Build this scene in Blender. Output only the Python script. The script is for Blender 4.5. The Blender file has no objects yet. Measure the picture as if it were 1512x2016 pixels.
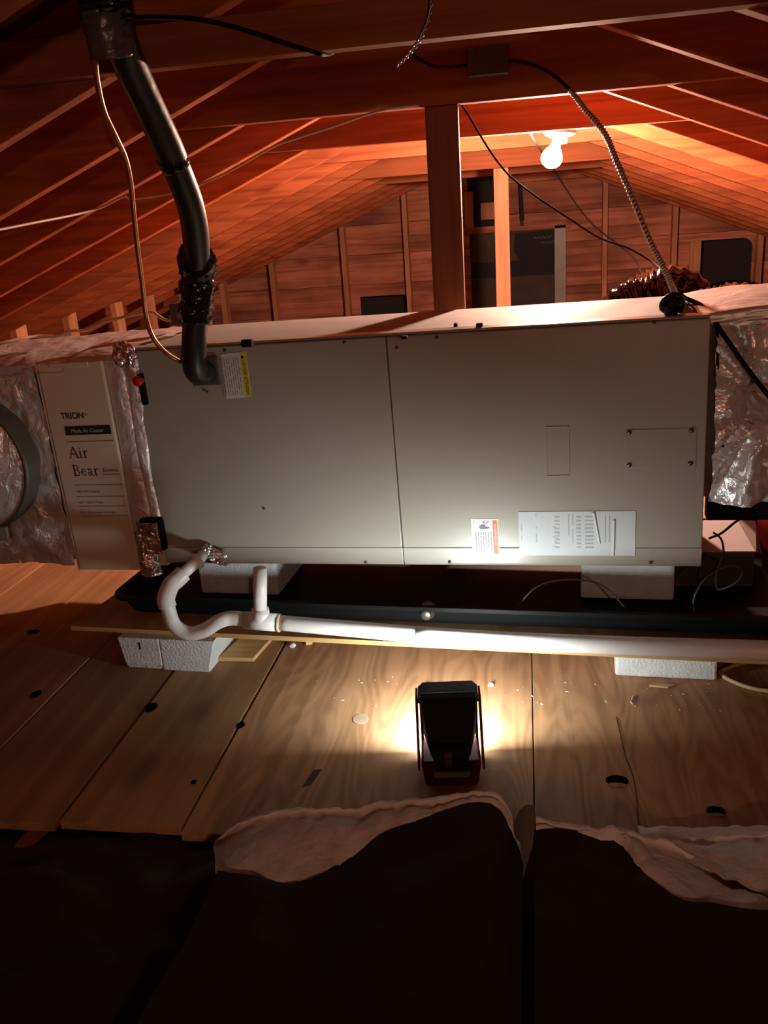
import bpy, bmesh, math, random
from mathutils import Vector as V, Matrix, noise
random.seed(7)
S = bpy.context.scene
COL = S.collection

# ------------------------------------------------------------------ camera, world, exposure
EYE = V((0, 0, 1.02))
FPX = 1668.4
YAW, PITCH, ROLL = math.radians(10.274), math.radians(18.664), math.radians(4.066)
cf = V((-math.sin(YAW)*math.cos(PITCH), math.cos(YAW)*math.cos(PITCH), -math.sin(PITCH)))
cr = V((math.cos(YAW), math.sin(YAW), 0)); cd = -cr.cross(cf)
_c, _s = math.cos(ROLL), math.sin(ROLL)
CR, CD, CF = _c*cr+_s*cd, -_s*cr+_c*cd, cf
cam = bpy.data.cameras.new('camera')
cam.sensor_fit = 'VERTICAL'; cam.sensor_height = 36.0; cam.lens = FPX/2016*36.0
cam.clip_start = 0.02; cam.clip_end = 60
camo = bpy.data.objects.new('camera', cam); COL.objects.link(camo)
camo.matrix_world = Matrix(((CR.x, -CD.x, -CF.x, EYE.x), (CR.y, -CD.y, -CF.y, EYE.y), (CR.z, -CD.z, -CF.z, EYE.z), (0, 0, 0, 1)))
S.camera = camo
w = bpy.data.worlds.new('night'); S.world = w; w.use_nodes = True
w.node_tree.nodes['Background'].inputs['Color'].default_value = (0, 0, 0, 1)
w.node_tree.nodes['Background'].inputs['Strength'].default_value = 0.0
S.view_settings.view_transform = 'Standard'; S.view_settings.look = 'None'
S.view_settings.gamma = 1.0; S.view_settings.use_curve_mapping = False
S.view_settings.exposure = 0.0
S.cycles.use_denoising = True
S.cycles.max_bounces = 10; S.cycles.diffuse_bounces = 6; S.cycles.glossy_bounces = 4
S.cycles.caustics_reflective = False; S.cycles.caustics_refractive = False
S.cycles.sample_clamp_indirect = 6.0
BULB_COLOR, BULB_POWER, BULB2_POWER = (1.0, 0.60, 0.44), 3600.0, 430.0
LAMP_COLOR, LAMP_POWER = (0.93, 1.0, 1.02), 215.0

# ------------------------------------------------------------------ measured places
UY, UT, UK = math.radians(-3.478), 0.01595, 1.84
N = V((-math.sin(UY), math.cos(UY), 0))                      # into the unit
UD = V((math.cos(UY)*math.cos(UT), math.sin(UY)*math.cos(UT), math.sin(UT)))
UV = UD.cross(N)
UM = Matrix(((UD.x, N.x, UV.x, N.x*UK), (UD.y, N.y, UV.y, N.y*UK), (UD.z, N.z, UV.z, 0), (0, 0, 0, 1)))
UMI = UM.inverted()
TR = math.tan(math.radians(21.61))
RX = -0.201                                                   # ridge x
def roof(x): return min(1.60+TR*x, 1.4406-TR*x)               # underside of the rafters
RH = 0.15
def ray(px, py): return (px-756)*CR+(py-1008)*CD+FPX*CF
def on_y(px, py, y): r = ray(px, py); return EYE+r*(y/r.y)
def on_z(px, py, z): r = ray(px, py); return EYE+r*((z-EYE.z)/r.z)
def on_unit(px, py, d=0.0):                                   # local (u, d, v) of the air handler
    r = ray(px, py); k = (UK+d-EYE.dot(N))/r.dot(N)
    return UMI @ (EYE+r*k)
def Y(k): return 1.625+0.4075*k                               # rafter k

# ------------------------------------------------------------------ helpers
class MB:
    def __init__(s): s.v = []; s.f = []
    def hexa(s, p):
        b = len(s.v); s.v += [tuple(q) for q in p]
        for q in ((0, 3, 2, 1), (4, 5, 6, 7), (0, 1, 5, 4), (1, 2, 6, 5), (2, 3, 7, 6), (3, 0, 4, 7)): s.f.append(tuple(b+i for i in q))
        return s
    def box(s, x0, x1, y0, y1, z0, z1):
        return s.hexa([(x0, y0, z0), (x1, y0, z0), (x1, y1, z0), (x0, y1, z0), (x0, y0, z1), (x1, y0, z1), (x1, y1, z1), (x0, y1, z1)])
    def prism(s, poly, ax, a0, a1):                           # poly of 2D points extruded along axis ax
        b = len(s.v); n = len(poly)
        for a in (a0, a1):
            for p, q in poly: s.v.append({'x': (a, p, q), 'y': (p, a, q), 'z': (p, q, a)}[ax])
        s.f.append(tuple(b+i for i in range(n))); s.f.append(tuple(b+n+i for i in reversed(range(n))))
        for i in range(n): j = (i+1) % n; s.f.append((b+i, b+n+i, b+n+j, b+j))
        return s
    def grid(s, fn, nu, nv, wrap=False):
        b = len(s.v); m = nu if wrap else nu+1
        for j in range(nv+1):
            for i in range(m): s.v.append(tuple(fn(i/nu, j/nv)))
        for j in range(nv):
            for i in range(nu):
                i2 = (i+1) % m
                s.f.append((b+j*m+i, b+j*m+i2, b+(j+1)*m+i2, b+(j+1)*m+i))
        return s
    def tube(s, pts, r, seg=10, n=None, caps=True, mod=None):
        P = curve(pts, n) if n else [V(p) for p in pts]
        b = len(s.v); m = len(P); up = None
        for i, p in enumerate(P):
            t = (P[min(i+1, m-1)]-P[max(i-1, 0)]).normalized()
            if up is None: up = t.orthogonal().normalized()
            up = (up-t*up.dot(t)).normalized(); sd = t.cross(up)
            rr = r(i/(m-1)) if callable(r) else r
            for k in range(seg):
                a = 2*math.pi*k/seg
                q = rr*(mod(i/(m-1), a, p) if mod else 1)
                s.v.append(tuple(p+(up*math.cos(a)+sd*math.sin(a))*q))
        for i in range(m-1):
            for k in range(seg):
                k2 = (k+1) % seg
                s.f.append((b+i*seg+k, b+i*seg+k2, b+(i+1)*seg+k2, b+(i+1)*seg+k))
        if caps:
            s.f.append(tuple(b+k for k in reversed(range(seg)))); s.f.append(tuple(b+(m-1)*seg+k for k in range(seg)))
        return s
    def disc(s, c, ax, rx, ry, up, n=20):                     # flat ellipse: axes ax (rx) and up (ry)
        b = len(s.v); c = V(c)
        for i in range(n):
            a = 2*math.pi*i/n; s.v.append(tuple(c+V(ax)*rx*math.cos(a)+V(up)*ry*math.sin(a)))
        s.f.append(tuple(b+i for i in range(n))); return s
    def mesh(s, name, smooth=False):
        me = bpy.data.meshes.new(name); me.from_pydata(s.v, [], s.f); me.update()
        bm = bmesh.new(); bm.from_mesh(me); bmesh.ops.recalc_face_normals(bm, faces=bm.faces); bm.to_mesh(me); bm.free()
        if smooth: me.polygons.foreach_set('use_smooth', [True]*len(me.polygons))
        return me
    def build(s, name, mat, parent=None, smooth=False, bevel=0, sub=0):
        o = bpy.data.objects.new(name, s.mesh(name, smooth)); COL.objects.link(o)
        if mat: o.data.materials.append(mat)
        if parent: o.parent = parent
        if bevel:
            m = o.modifiers.new('bevel', 'BEVEL'); m.width = bevel; m.segments = 2; m.limit_method = 'ANGLE'
        if sub:
            m = o.modifiers.new('sub', 'SUBSURF'); m.levels = sub; m.render_levels = sub
        return o
def curve(pts, n):                                            # Catmull-Rom, n points per span
    P = [V(p) for p in pts]; P = [2*P[0]-P[1]]+P+[2*P[-1]-P[-2]]; out = []
    for i in range(1, len(P)-2):
        for k in range(n):
            t = k/n; a, b, c, d = P[i-1:i+3]
            out.append(0.5*((2*b)+(c-a)*t+(2*a-5*b+4*c-d)*t*t+(3*b-a-3*c+d)*t**3))
    return out+[P[-2]]
def tag(o, label=None, cat=None, group=None, kind=None):
    if label: o['label'] = label
    if cat: o['category'] = cat
    if group: o['group'] = group
    if kind: o['kind'] = kind
    return o
def empty(name, loc=(0, 0, 0), matrix=None):
    o = bpy.data.objects.new(name, None); COL.objects.link(o); o.empty_display_size = 0.1
    if matrix: o.matrix_world = matrix
    else: o.location = loc
    return o
def share(o, loc, parent=None):
    c = o.copy(); COL.objects.link(c); c.location = loc
    if parent: c.parent = parent
    return c
def lerp_tab(xs, ys, x):
    if x <= xs[0]: return ys[0]
    for i in range(len(xs)-1):
        if x <= xs[i+1]:
            t = (x-xs[i])/(xs[i+1]-xs[i]); t = t*t*(3-2*t)*0.5+t*0.5
            return ys[i]+(ys[i+1]-ys[i])*t
    return ys[-1]
def ridged(p, octs=3):
    a, f, r = 1.0, 1.0, 0.0
    for _ in range(octs):
        r += a*(1-2*abs(noise.noise(p*f))); a *= 0.5; f *= 2.1
    return r

# ------------------------------------------------------------------ materials
def pri(name):
    m = bpy.data.materials.new(name); m.use_nodes = True
    return m, m.node_tree.nodes, m.node_tree.links, m.node_tree.nodes['Principled BSDF']
def plain(name, col, rough=0.5, metal=0.0, spec=0.5, bump=0.0, bscale=200.0, vary=0.0, vscale=6.0):
    m, nd, lk, b = pri(name)
    b.inputs['Base Color'].default_value = (*col, 1); b.inputs['Roughness'].default_value = rough
    b.inputs['Metallic'].default_value = metal; b.inputs['Specular IOR Level'].default_value = spec
    tc = nd.new('ShaderNodeTexCoord')
    if bump:
        n = nd.new('ShaderNodeTexNoise'); n.inputs['Scale'].default_value = bscale; n.inputs['Detail'].default_value = 3
        lk.new(tc.outputs['Object'], n.inputs['Vector'])
        bp = nd.new('ShaderNodeBump'); bp.inputs['Strength'].default_value = bump; bp.inputs['Distance'].default_value = 0.01
        lk.new(n.outputs['Fac'], bp.inputs['Height']); lk.new(bp.outputs['Normal'], b.inputs['Normal'])
    if vary:
        n = nd.new('ShaderNodeTexNoise'); n.inputs['Scale'].default_value = vscale; n.inputs['Detail'].default_value = 5
        lk.new(tc.outputs['Object'], n.inputs['Vector'])
        r = nd.new('ShaderNodeValToRGB')
        r.color_ramp.elements[0].color = (*[c*(1-vary) for c in col], 1); r.color_ramp.elements[0].position = 0.3
        r.color_ramp.elements[1].color = (*[min(1, c*(1+vary*0.5)) for c in col], 1); r.color_ramp.elements[1].position = 0.7
        lk.new(n.outputs['Fac'], r.inputs['Fac']); lk.new(r.outputs['Color'], b.inputs['Base Color'])
    return m
def wood(name, light, dark, axis='x', scale=1.0, knots=0.5, rough=0.75, figure=0.0, tone=0.25):
    m, nd, lk, b = pri(name); b.inputs['Roughness'].default_value = rough; b.inputs['Specular IOR Level'].default_value = 0.25
    tc = nd.new('ShaderNodeTexCoord'); oi = nd.new('ShaderNodeObjectInfo')
    ad = nd.new('ShaderNodeVectorMath'); ad.operation = 'MULTIPLY_ADD'
    lk.new(oi.outputs['Random'], ad.inputs[0]); ad.inputs[1].default_value = (13.0, 29.0, 17.0); lk.new(tc.outputs['Object'], ad.inputs[2])
    mp = nd.new('ShaderNodeMapping'); lk.new(ad.outputs[0], mp.inputs['Vector'])
    st = {'x': (1.2, 22, 22), 'y': (22, 1.2, 22), 'z': (22, 22, 1.2)}[axis]
    mp.inputs['Scale'].default_value = [q*scale for q in st]
    n1 = nd.new('ShaderNodeTexNoise'); n1.inputs['Scale'].default_value = 1.6; n1.inputs['Detail'].default_value = 6; n1.inputs['Distortion'].default_value = 0.8
    lk.new(mp.outputs[0], n1.inputs['Vector'])
    ramp = nd.new('ShaderNodeValToRGB')
    ramp.color_ramp.elements[0].color = (*dark, 1); ramp.color_ramp.elements[0].position = 0.33
    ramp.color_ramp.elements[1].color = (*light, 1); ramp.color_ramp.elements[1].position = 0.62
    fac = n1.outputs['Fac']
    if figure:                                                # cathedral grain of rotary-cut plywood
        m2 = nd.new('ShaderNodeMapping'); lk.new(ad.outputs[0], m2.inputs['Vector'])
        m2.inputs['Scale'].default_value = {'x': (0.45, 2.6, 2.6), 'y': (3.6, 0.7, 3.6), 'z': (2.6, 2.6, .45)}[axis]
        n2 = nd.new('ShaderNodeTexNoise'); n2.inputs['Scale'].default_value = 2.2; n2.inputs['Detail'].default_value = 1.5
        lk.new(m2.outputs[0], n2.inputs['Vector'])
        mul = nd.new('ShaderNodeMath'); mul.operation = 'MULTIPLY'; mul.inputs[1].default_value = 95.0; lk.new(n2.outputs['Fac'], mul.inputs[0])
        sn = nd.new('ShaderNodeMath'); sn.operation = 'SINE'; lk.new(mul.outputs[0], sn.inputs[0])
        mx = nd.new('ShaderNodeMath'); mx.operation = 'MULTIPLY_ADD'; lk.new(sn.outputs[0], mx.inputs[0]); mx.inputs[1].default_value = figure; lk.new(n1.outputs['Fac'], mx.inputs[2])
        fac = mx.outputs[0]
    lk.new(fac, ramp.inputs['Fac'])
    col = ramp.outputs['Color']
    # broad tone shift from piece to piece and along the piece
    n3 = nd.new('ShaderNodeTexNoise'); n3.inputs['Scale'].default_value = 1.7; n3.inputs['Detail'].default_value = 3; lk.new(ad.outputs[0], n3.inputs['Vector'])
    mr = nd.new('ShaderNodeMapRange'); lk.new(n3.outputs['Fac'], mr.inputs['Value'])
    mr.inputs['From Min'].default_value = 0.3; mr.inputs['From Max'].default_value = 0.7
    mr.inputs['To Min'].default_value = 1-tone; mr.inputs['To Max'].default_value = 1+tone
    mm = nd.new('ShaderNodeMix'); mm.data_type = 'RGBA'; mm.blend_type = 'MULTIPLY'; mm.inputs['Factor'].default_value = 1.0
    cmb = nd.new('ShaderNodeCombineColor')
    for i in range(3): lk.new(mr.outputs[0], cmb.inputs[i])
    lk.new(col, mm.inputs['A']); lk.new(cmb.outputs[0], mm.inputs['B']); col = mm.outputs['Result']
    if knots:
        m3 = nd.new('ShaderNodeMapping'); lk.new(ad.outputs[0], m3.inputs['Vector'])
        m3.inputs['Scale'].default_value = {'x': (2.2, 5, 5), 'y': (5, 2.2, 5), 'z': (5, 5, 2.2)}[axis]
        vo = nd.new('ShaderNodeTexVoronoi'); vo.inputs['Scale'].default_value = 0.9; lk.new(m3.outputs[0], vo.inputs['Vector'])
        kr = nd.new('ShaderNodeMapRange'); lk.new(vo.outputs['Distance'], kr.inputs['Value'])
        kr.inputs['From Min'].default_value = 0.05; kr.inputs['From Max'].default_value = 0.17; kr.inputs['To Min'].default_value = knots; kr.inputs['To Max'].default_value = 0.0
        km = nd.new('ShaderNodeMix'); km.data_type = 'RGBA'; lk.new(kr.outputs[0], km.inputs['Factor']); lk.new(col, km.inputs['A'])
        km.inputs['B'].default_value = (*[q*0.35 for q in dark], 1); col = km.outputs['Result']
    lk.new(col, b.inputs['Base Color'])
    bp = nd.new('ShaderNodeBump'); bp.inputs['Strength'].default_value = 0.25; bp.inputs['Distance'].default_value = 0.002
    lk.new(fac, bp.inputs['Height']); lk.new(bp.outputs['Normal'], b.inputs['Normal'])
    return m
def foil(name, col=(0.88, 0.86, 0.84), rough=0.30, bump=0.6, scale=22.0, metal=0.42):
    m, nd, lk, b = pri(name)
    b.inputs['Base Color'].default_value = (*col, 1); b.inputs['Metallic'].default_value = metal; b.inputs['Roughness'].default_value = rough
    tc = nd.new('ShaderNodeTexCoord')
    n = nd.new('ShaderNodeTexNoise'); n.inputs['Scale'].default_value = scale; n.inputs['Detail'].default_value = 4; n.inputs['Distortion'].default_value = 1.2
    lk.new(tc.outputs['Object'], n.inputs['Vector'])
    vo = nd.new('ShaderNodeTexVoronoi'); vo.feature = 'DISTANCE_TO_EDGE'; vo.inputs['Scale'].default_value = scale*0.8; lk.new(tc.outputs['Object'], vo.inputs['Vector'])
    ad = nd.new('ShaderNodeMath'); ad.operation = 'MULTIPLY_ADD'; lk.new(vo.outputs['Distance'], ad.inputs[0]); ad.inputs[1].default_value = 0.5; lk.new(n.outputs['Fac'], ad.inputs[2])
    bp = nd.new('ShaderNodeBump'); bp.inputs['Strength'].default_value = bump; bp.inputs['Distance'].default_value = 0.02
    lk.new(ad.outputs[0], bp.inputs['Height']); lk.new(bp.outputs['Normal'], b.inputs['Normal'])
    return m
def glow(name, col, power):
    m, nd, lk, b = pri(name); b.inputs['Base Color'].default_value = (0.8, 0.8, 0.8, 1)
    b.inputs['Emission Color'].default_value = (*col, 1); b.inputs['Emission Strength'].default_value = power
    return m
M = dict(
    rafter=wood('rafter_wood', (0.40, 0.105, 0.033), (0.24, 0.053, 0.017), 'x', knots=0.6),
    sheath=wood('sheathing_wood', (0.26, 0.055, 0.022), (0.16, 0.032, 0.013), 'y', knots=0.5),
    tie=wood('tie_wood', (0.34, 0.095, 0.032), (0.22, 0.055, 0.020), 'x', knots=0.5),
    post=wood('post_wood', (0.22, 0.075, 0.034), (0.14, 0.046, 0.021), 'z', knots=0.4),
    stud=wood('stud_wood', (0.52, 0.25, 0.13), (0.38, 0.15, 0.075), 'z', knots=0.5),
    gable=wood('gable_wood', (0.45, 0.175, 0.105), (0.27, 0.085, 0.050), 'x', scale=0.7, knots=0.6, tone=0.5),
    plank=wood('floor_plank_wood', (0.48, 0.275, 0.130), (0.34, 0.180, 0.080), 'y', scale=0.6, knots=0.6),
    ply=wood('floor_plywood', (0.52, 0.295, 0.150), (0.36, 0.190, 0.090), 'y', scale=0.8, knots=0.15, figure=0.09, rough=0.55),
    plug=plain('plug_wood', (0.46, 0.34, 0.22), 0.6, vary=0.2, vscale=30), patch=plain('patch_wood', (0.10, 0.05, 0.025), 0.8, vary=0.3, vscale=40),
    rawply=wood('raw_plywood', (0.56, 0.36, 0.14), (0.42, 0.25, 0.09), 'x', knots=0.1),
    hole=plain('knot_hole_dark', (0.004, 0.003, 0.002), 1.0, spec=0.0),
    paint=plain('grey_enamel', (0.39, 0.375, 0.30), 0.29, 0.0, 0.5, bump=0.05, bscale=420),
    painttop=plain('dusty_enamel', (0.33, 0.31, 0.29), 0.7, spec=0.2, vary=0.1, vscale=9), paintlip=plain('grey_enamel_lip', (0.41, 0.40, 0.33), 0.29, bump=0.05, bscale=420),
    seam=plain('seam_dark', (0.05, 0.045, 0.04), 0.6), screw=plain('screw_steel', (0.16, 0.13, 0.11), 0.4, 0.8),
    filt=plain('filter_door_enamel', (0.74, 0.65, 0.49), 0.45, bump=0.04, bscale=300),
    filtedge=plain('filter_edge', (0.78, 0.72, 0.58), 0.35, 0.1),
    ink=plain('black_ink', (0.018, 0.016, 0.015), 0.6), inkgrey=plain('grey_ink', (0.20, 0.22, 0.22), 0.6), inkpale=plain('pale_ink', (0.42, 0.46, 0.46), 0.4),
    paper=plain('label_paper', (0.72, 0.70, 0.66), 0.5, bump=0.1, bscale=90), glossy=plain('label_sleeve', (0.66, 0.72, 0.72), 0.12, bump=0.12, bscale=20),
    yellow=plain('label_yellow', (0.72, 0.60, 0.04), 0.5), orange=plain('label_orange', (0.75, 0.16, 0.02), 0.5), white=plain('white_ink', (0.7, 0.7, 0.68), 0.5),
    foil=foil('duct_foil'), foiltape=foil('foil_tape', (0.90, 0.84, 0.80), 0.36, 0.35, 40), foilshiny=foil('shiny_foil', (0.85, 0.82, 0.80), 0.16, 0.5, 45, 0.95), foildark=foil('flex_foil', (0.035, 0.033, 0.035), 0.10, 0.12, 24, 0.97), foilboard=foil('foil_board', (0.78, 0.72, 0.70), 0.42, 0.25, 14),
    dark_band=plain('duct_collar_grey', (0.16, 0.15, 0.125), 0.45, 0.3), blackplastic=plain('black_plastic', (0.006, 0.006, 0.006), 0.5, spec=0.10, bump=0.08, bscale=60),
    tape=plain('black_tape', (0.010, 0.010, 0.010), 0.16, bump=0.6, bscale=34), rubber=plain('black_foam_sleeve', (0.016, 0.017, 0.016), 0.42, bump=0.10, bscale=50),
    collar=plain('grey_tape', (0.085, 0.080, 0.078), 0.3, bump=0.4, bscale=40),
    copper=plain('copper', (0.62, 0.27, 0.13), 0.38, 0.85, vary=0.3, vscale=12), red=plain('red_button', (0.62, 0.015, 0.02), 0.35),
    pvc=plain('pvc', (0.84, 0.83, 0.78), 0.28, bump=0.02, bscale=40, vary=0.08, vscale=9), pvclip=plain('pvc_yellowed', (0.66, 0.60, 0.34), 0.4),
    foam=plain('white_foam', (0.66, 0.68, 0.66), 0.85, bump=0.35, bscale=150, vary=0.12, vscale=24),
    cord=plain('white_cord', (0.50, 0.40, 0.34), 0.5), romex=plain('yellow_cable', (0.62, 0.45, 0.27), 0.5), cable=plain('black_cable', (0.012, 0.009, 0.009), 0.8, spec=0.1),
    steel=plain('galvanised_steel', (0.10, 0.085, 0.08), 0.5, 0.4, bump=0.1, bscale=60), armor=plain('armored_cable', (0.34, 0.30, 0.28), 0.35, 0.85),
    tube=plain('grey_tubing', (0.06, 0.05, 0.04), 0.4, spec=0.3), greycab=plain('grey_sheet_metal', (0.22, 0.20, 0.19), 0.5, 0.3, vary=0.2), felt=plain('black_felt', (0.014, 0.012, 0.015), 0.85),
    board_shade=plain('dark_board_and_shade', (0.06, 0.04, 0.03), 0.8, vary=0.3), carton=plain('carton', (0.34, 0.29, 0.28), 0.7, bump=0.05), redbox=plain('red_box', (0.5, 0.05, 0.03), 0.6),  # dark board tone doubles as the carton front's shade
    glass=plain('porcelain', (0.8, 0.78, 0.74), 0.3), bulb=glow('bulb_glow', BULB_COLOR, BULB_POWER), bulbdim=glow('dim_bulb_glow', (1.0, 0.62, 0.42), BULB2_POWER), lens=glow('lamp_lens_glow', LAMP_COLOR, LAMP_POWER),
    toolred=plain('tool_red', (0.10, 0.005, 0.007), 0.8, spec=0.12), toolblack=plain('tool_black', (0.010, 0.008, 0.008), 0.7, spec=0.12, bump=0.1, bscale=80), tooltan=plain('tool_wing', (0.30, 0.23, 0.16), 0.4),
    toolslot=plain('tool_slot', (0.08, 0.014, 0.006), 0.5), toolplate=plain('tool_plate', (0.16, 0.14, 0.11), 0.5),
    fiber=plain('fibreglass', (0.92, 0.86, 0.78), 0.95, spec=0.1, bump=0.35, bscale=70, vary=0.10, vscale=20),
    kraft=plain('kraft_and_shadow', (0.036, 0.022, 0.016), 0.7, spec=0.2, bump=0.3, bscale=30, vary=0.3, vscale=5), flap=plain('grey_paper', (0.16, 0.14, 0.115), 0.8, bump=0.3, bscale=40),  # near-black kraft tone, also used to paint a shadow on the curled batts
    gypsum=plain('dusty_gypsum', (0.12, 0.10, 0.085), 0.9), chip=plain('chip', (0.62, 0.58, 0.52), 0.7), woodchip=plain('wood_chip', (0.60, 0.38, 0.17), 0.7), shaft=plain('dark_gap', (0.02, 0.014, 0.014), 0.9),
    joist=wood('joist_wood', (0.30, 0.13, 0.06), (0.2, 0.08, 0.035), 'y'),
)

# ------------------------------------------------------------------ roof: sheathing boards and rafters
def roof_side(name, sgn, label):
    root = MB()
    sl = TR*sgn*-1                                            # dz/dx on this side (left: +TR)
    c = 1.60 if sgn < 0 else 1.4406
    zb = lambda x: c+(TR*x if sgn < 0 else -TR*x)
    # roofing felt above the boards, as the side's own mesh
    xe = RX+sgn*4.0
    t0 = RH+0.021
    root.hexa([(RX, -2, zb(RX)+t0), (RX, 7.3, zb(RX)+t0), (xe, 7.3, zb(xe)+t0), (xe, -2, zb(xe)+t0), (RX, -2, zb(RX)+t0+.01), (RX, 7.3, zb(RX)+t0+.01), (xe, 7.3, zb(xe)+t0+.01), (xe, -2, zb(xe)+t0+.01)])
    r = root.build(name, M['shaft']); tag(r, label, kind='structure')
    wd = 0.182; n = int(3.9/wd)
    for i in range(n):
        a, b = RX+sgn*(i*wd+.002), RX+sgn*((i+1)*wd-.002)
        m = MB(); dz = random.uniform(0, .002)
        m.hexa([(a, -1.9, zb(a)+RH+dz), (b, -1.9, zb(b)+RH+dz), (b, 7.2, zb(b)+RH+dz), (a, 7.2, zb(a)+RH+dz), (a, -1.9, zb(a)+RH+.019), (b, -1.9, zb(b)+RH+.019), (b, 7.2, zb(b)+RH+.019), (a, 7.2, zb(a)+RH+.019)])
        m.build('plank', M['sheath'], r)
    m = MB(); x0 = RX+sgn*.012; x1 = RX+sgn*3.95
    m.prism([(x0, zb(x0)), (x1, zb(x1)), (x1, zb(x1)+RH-.001), (x0, zb(x0)+RH-.001)], 'y', -.019, .019)
    p = None
    for k in range(-4, 14):
        if p is None: p = m.build('rafter', M['rafter'], r, bevel=.003); p.location = (0, Y(k), 0)
        else: share(p, (0, Y(k)+random.uniform(-.006, .006), random.uniform(0, .004)), r)
    return r
roof_side('ceiling_left', -1, 'slope of reddish roof boards and rafters above the black pipe')
roof_side('ceiling_right', 1, 'slope of reddish roof boards and rafters above the bare bulb side')
rb = MB().box(RX-.0095, RX+.0095, -1.9, 7.1, 1.50, 1.67).build('trim_ridge', M['sheath']); tag(rb, 'ridge board where both roof slopes meet', kind='structure')

# ------------------------------------------------------------------ gable wall at the far end
GY = 7.10
HOLES = [(-1.36, -0.97, 0.10, 0.47), (1.32, 1.70, 0.08, 0.745), (-0.445, -0.20, 0.93, 1.345), (-0.44, 0.22, 0.10, 0.90)]
wb = MB(); wb.box(-3.9, 3.5, GY-.09, GY+.02, 0.0, 0.04)
wb = wb.build('wall_back', M['stud']); tag(wb, 'far gable wall of rough horizontal boards on studs', kind='structure')
xl = lambda z: (z-1.60-RH)/TR
xr = lambda z: (1.4406+RH-z)/TR
zs = [0.04, .145, .33, .565, .80, 1.03, 1.26, 1.50, 1.66]
for a, b in zip(zs[:-1], zs[1:]):
    ints = [(-9, 9)]
    cuts = sorted({a, b}|{h[2] for h in HOLES if a < h[2] < b}|{h[3] for h in HOLES if a < h[3] < b})
    for c0, c1 in zip(cuts[:-1], cuts[1:]):
        iv = [(None, None)]; mid = (c0+c1)/2
        xs = sorted([h for h in HOLES if h[2] <= mid <= h[3]])
        edges = [None]
        for h in xs: edges += [h[0], h[1]]
        edges.append(None)
        for i in range(0, len(edges), 2):
            l, r = edges[i], edges[i+1]
            g0 = .0015 if c0 == a else 0; g1 = .0015 if c1 == b else 0
            l0 = xl(c0) if l is None else l; l1 = xl(c1) if l is None else l
            r0 = xr(c0) if r is None else r; r1 = xr(c1) if r is None else r
            dy = random.uniform(0, .006)
            MB().prism([(l0, c0+g0), (r0, c0+g0), (r1, c1-g1), (l1, c1-g1)], 'y', GY+dy, GY+.02+dy).build('plank', M['gable'], wb)
def gstud(x, z0, wd=.038, mat='stud', dep=.088):
    zt = roof(x)-.002+(.05)
    MB().box(x-wd/2, x+wd/2, GY-dep, GY-.001, z0, zt).build('stud', M[mat], wb, bevel=.002)
for x in (-2.66, -2.07, -1.455, -0.94, 0.60, 1.115, 1.735, 2.3): gstud(x, .04)
MB().box(1.24, 1.32, GY-.03, GY-.002, .50, .745).build('block', M['stud'], wb, bevel=.002)
MB().box(-0.46, 0.34, GY-.05, GY-.002, .905, .955).build('header', M['gable'], wb, bevel=.002)
MB().box(-.345, -.24, GY-.02, GY+.02, 1.005, 1.13).build('block', M['stud'], wb, bevel=.002)
MB().box(-.47, -.40, GY-.045, GY-.002, .93, 1.22).build('block', M['stud'], wb, bevel=.002)
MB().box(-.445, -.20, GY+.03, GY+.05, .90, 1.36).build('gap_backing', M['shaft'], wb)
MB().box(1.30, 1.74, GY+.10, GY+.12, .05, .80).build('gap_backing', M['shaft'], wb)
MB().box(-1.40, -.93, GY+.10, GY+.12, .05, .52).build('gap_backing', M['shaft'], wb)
# rounded corner piece and dark duct in the opening
m = MB(); c = (1.62, .665)
m.prism([(1.71, .76)]+[(1.62+.08*math.cos(a), .665+.08*math.sin(a)) for a in [i*math.pi/12 for i in range(7)]]+[(1.62, .76)], 'y', GY-.012, GY+.01).build('corner_piece', M['gable'], wb)
# dark framed panel
fp = empty('attic_vent_panel', (0, GY-.02, 0)); tag(fp, 'dark vent panel in a grey metal frame on the far gable wall', 'vent panel')
def rel(o, mb, name, mat, **k):
    q = mb.build(name, mat, o, **k); q.matrix_parent_inverse = Matrix.Translation(-V(o.location)); return q
for o in (): pass
rel(fp, MB().box(-.44, .22, GY+.025, GY+.04, .10, .90), 'back_board', M['board_shade'])
rel(fp, MB().prism([(-.08, .89), (.225, .895), (.225, .66), (-.055, .655), (-.065, .71), (-.095, .76)], 'y', GY+.012, GY+.02), 'felt_sheet', M['felt'])
rel(fp, MB().box(.22, .31, GY-.05, GY+.03, .10, .93), 'frame_side', M['greycab'], bevel=.003)
rel(fp, MB().box(-.45, .22, GY+.014, GY+.022, .56, .68), 'cross_strip', M['felt'])
m = MB()
for x0, x1, z in ((.06, .20, .845), (.12, .215, .805)):
    pts = [(x0+(x1-x0)*i/14, GY+.010, z+.008*math.sin(i*1.9)+.004*math.sin(i*4.1)) for i in range(15)]; m.tube(pts, .0022, 4)
rel(fp, m, 'chalk_scrawl', M['inkgrey'], )['kind'] = 'stuff'
# hanging bolt
hb = empty('hanging_hook', tuple(on_y(1025, 360, GY-.1))); tag(hb, 'short dark rod with a shiny tip hanging above the dark vent panel', 'hook')
rel(hb, MB().tube([on_y(1024, 362, GY-.1), on_y(1028, 434, GY-.1)], .016, 8), 'rod', M['felt'])
rel(hb, MB().tube([on_y(1027, 436, GY-.12), on_y(1029, 444, GY-.12)], lambda t: .016*math.sin(.5+t*2.1), 8, n=4), 'tip', M['steel'])

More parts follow.
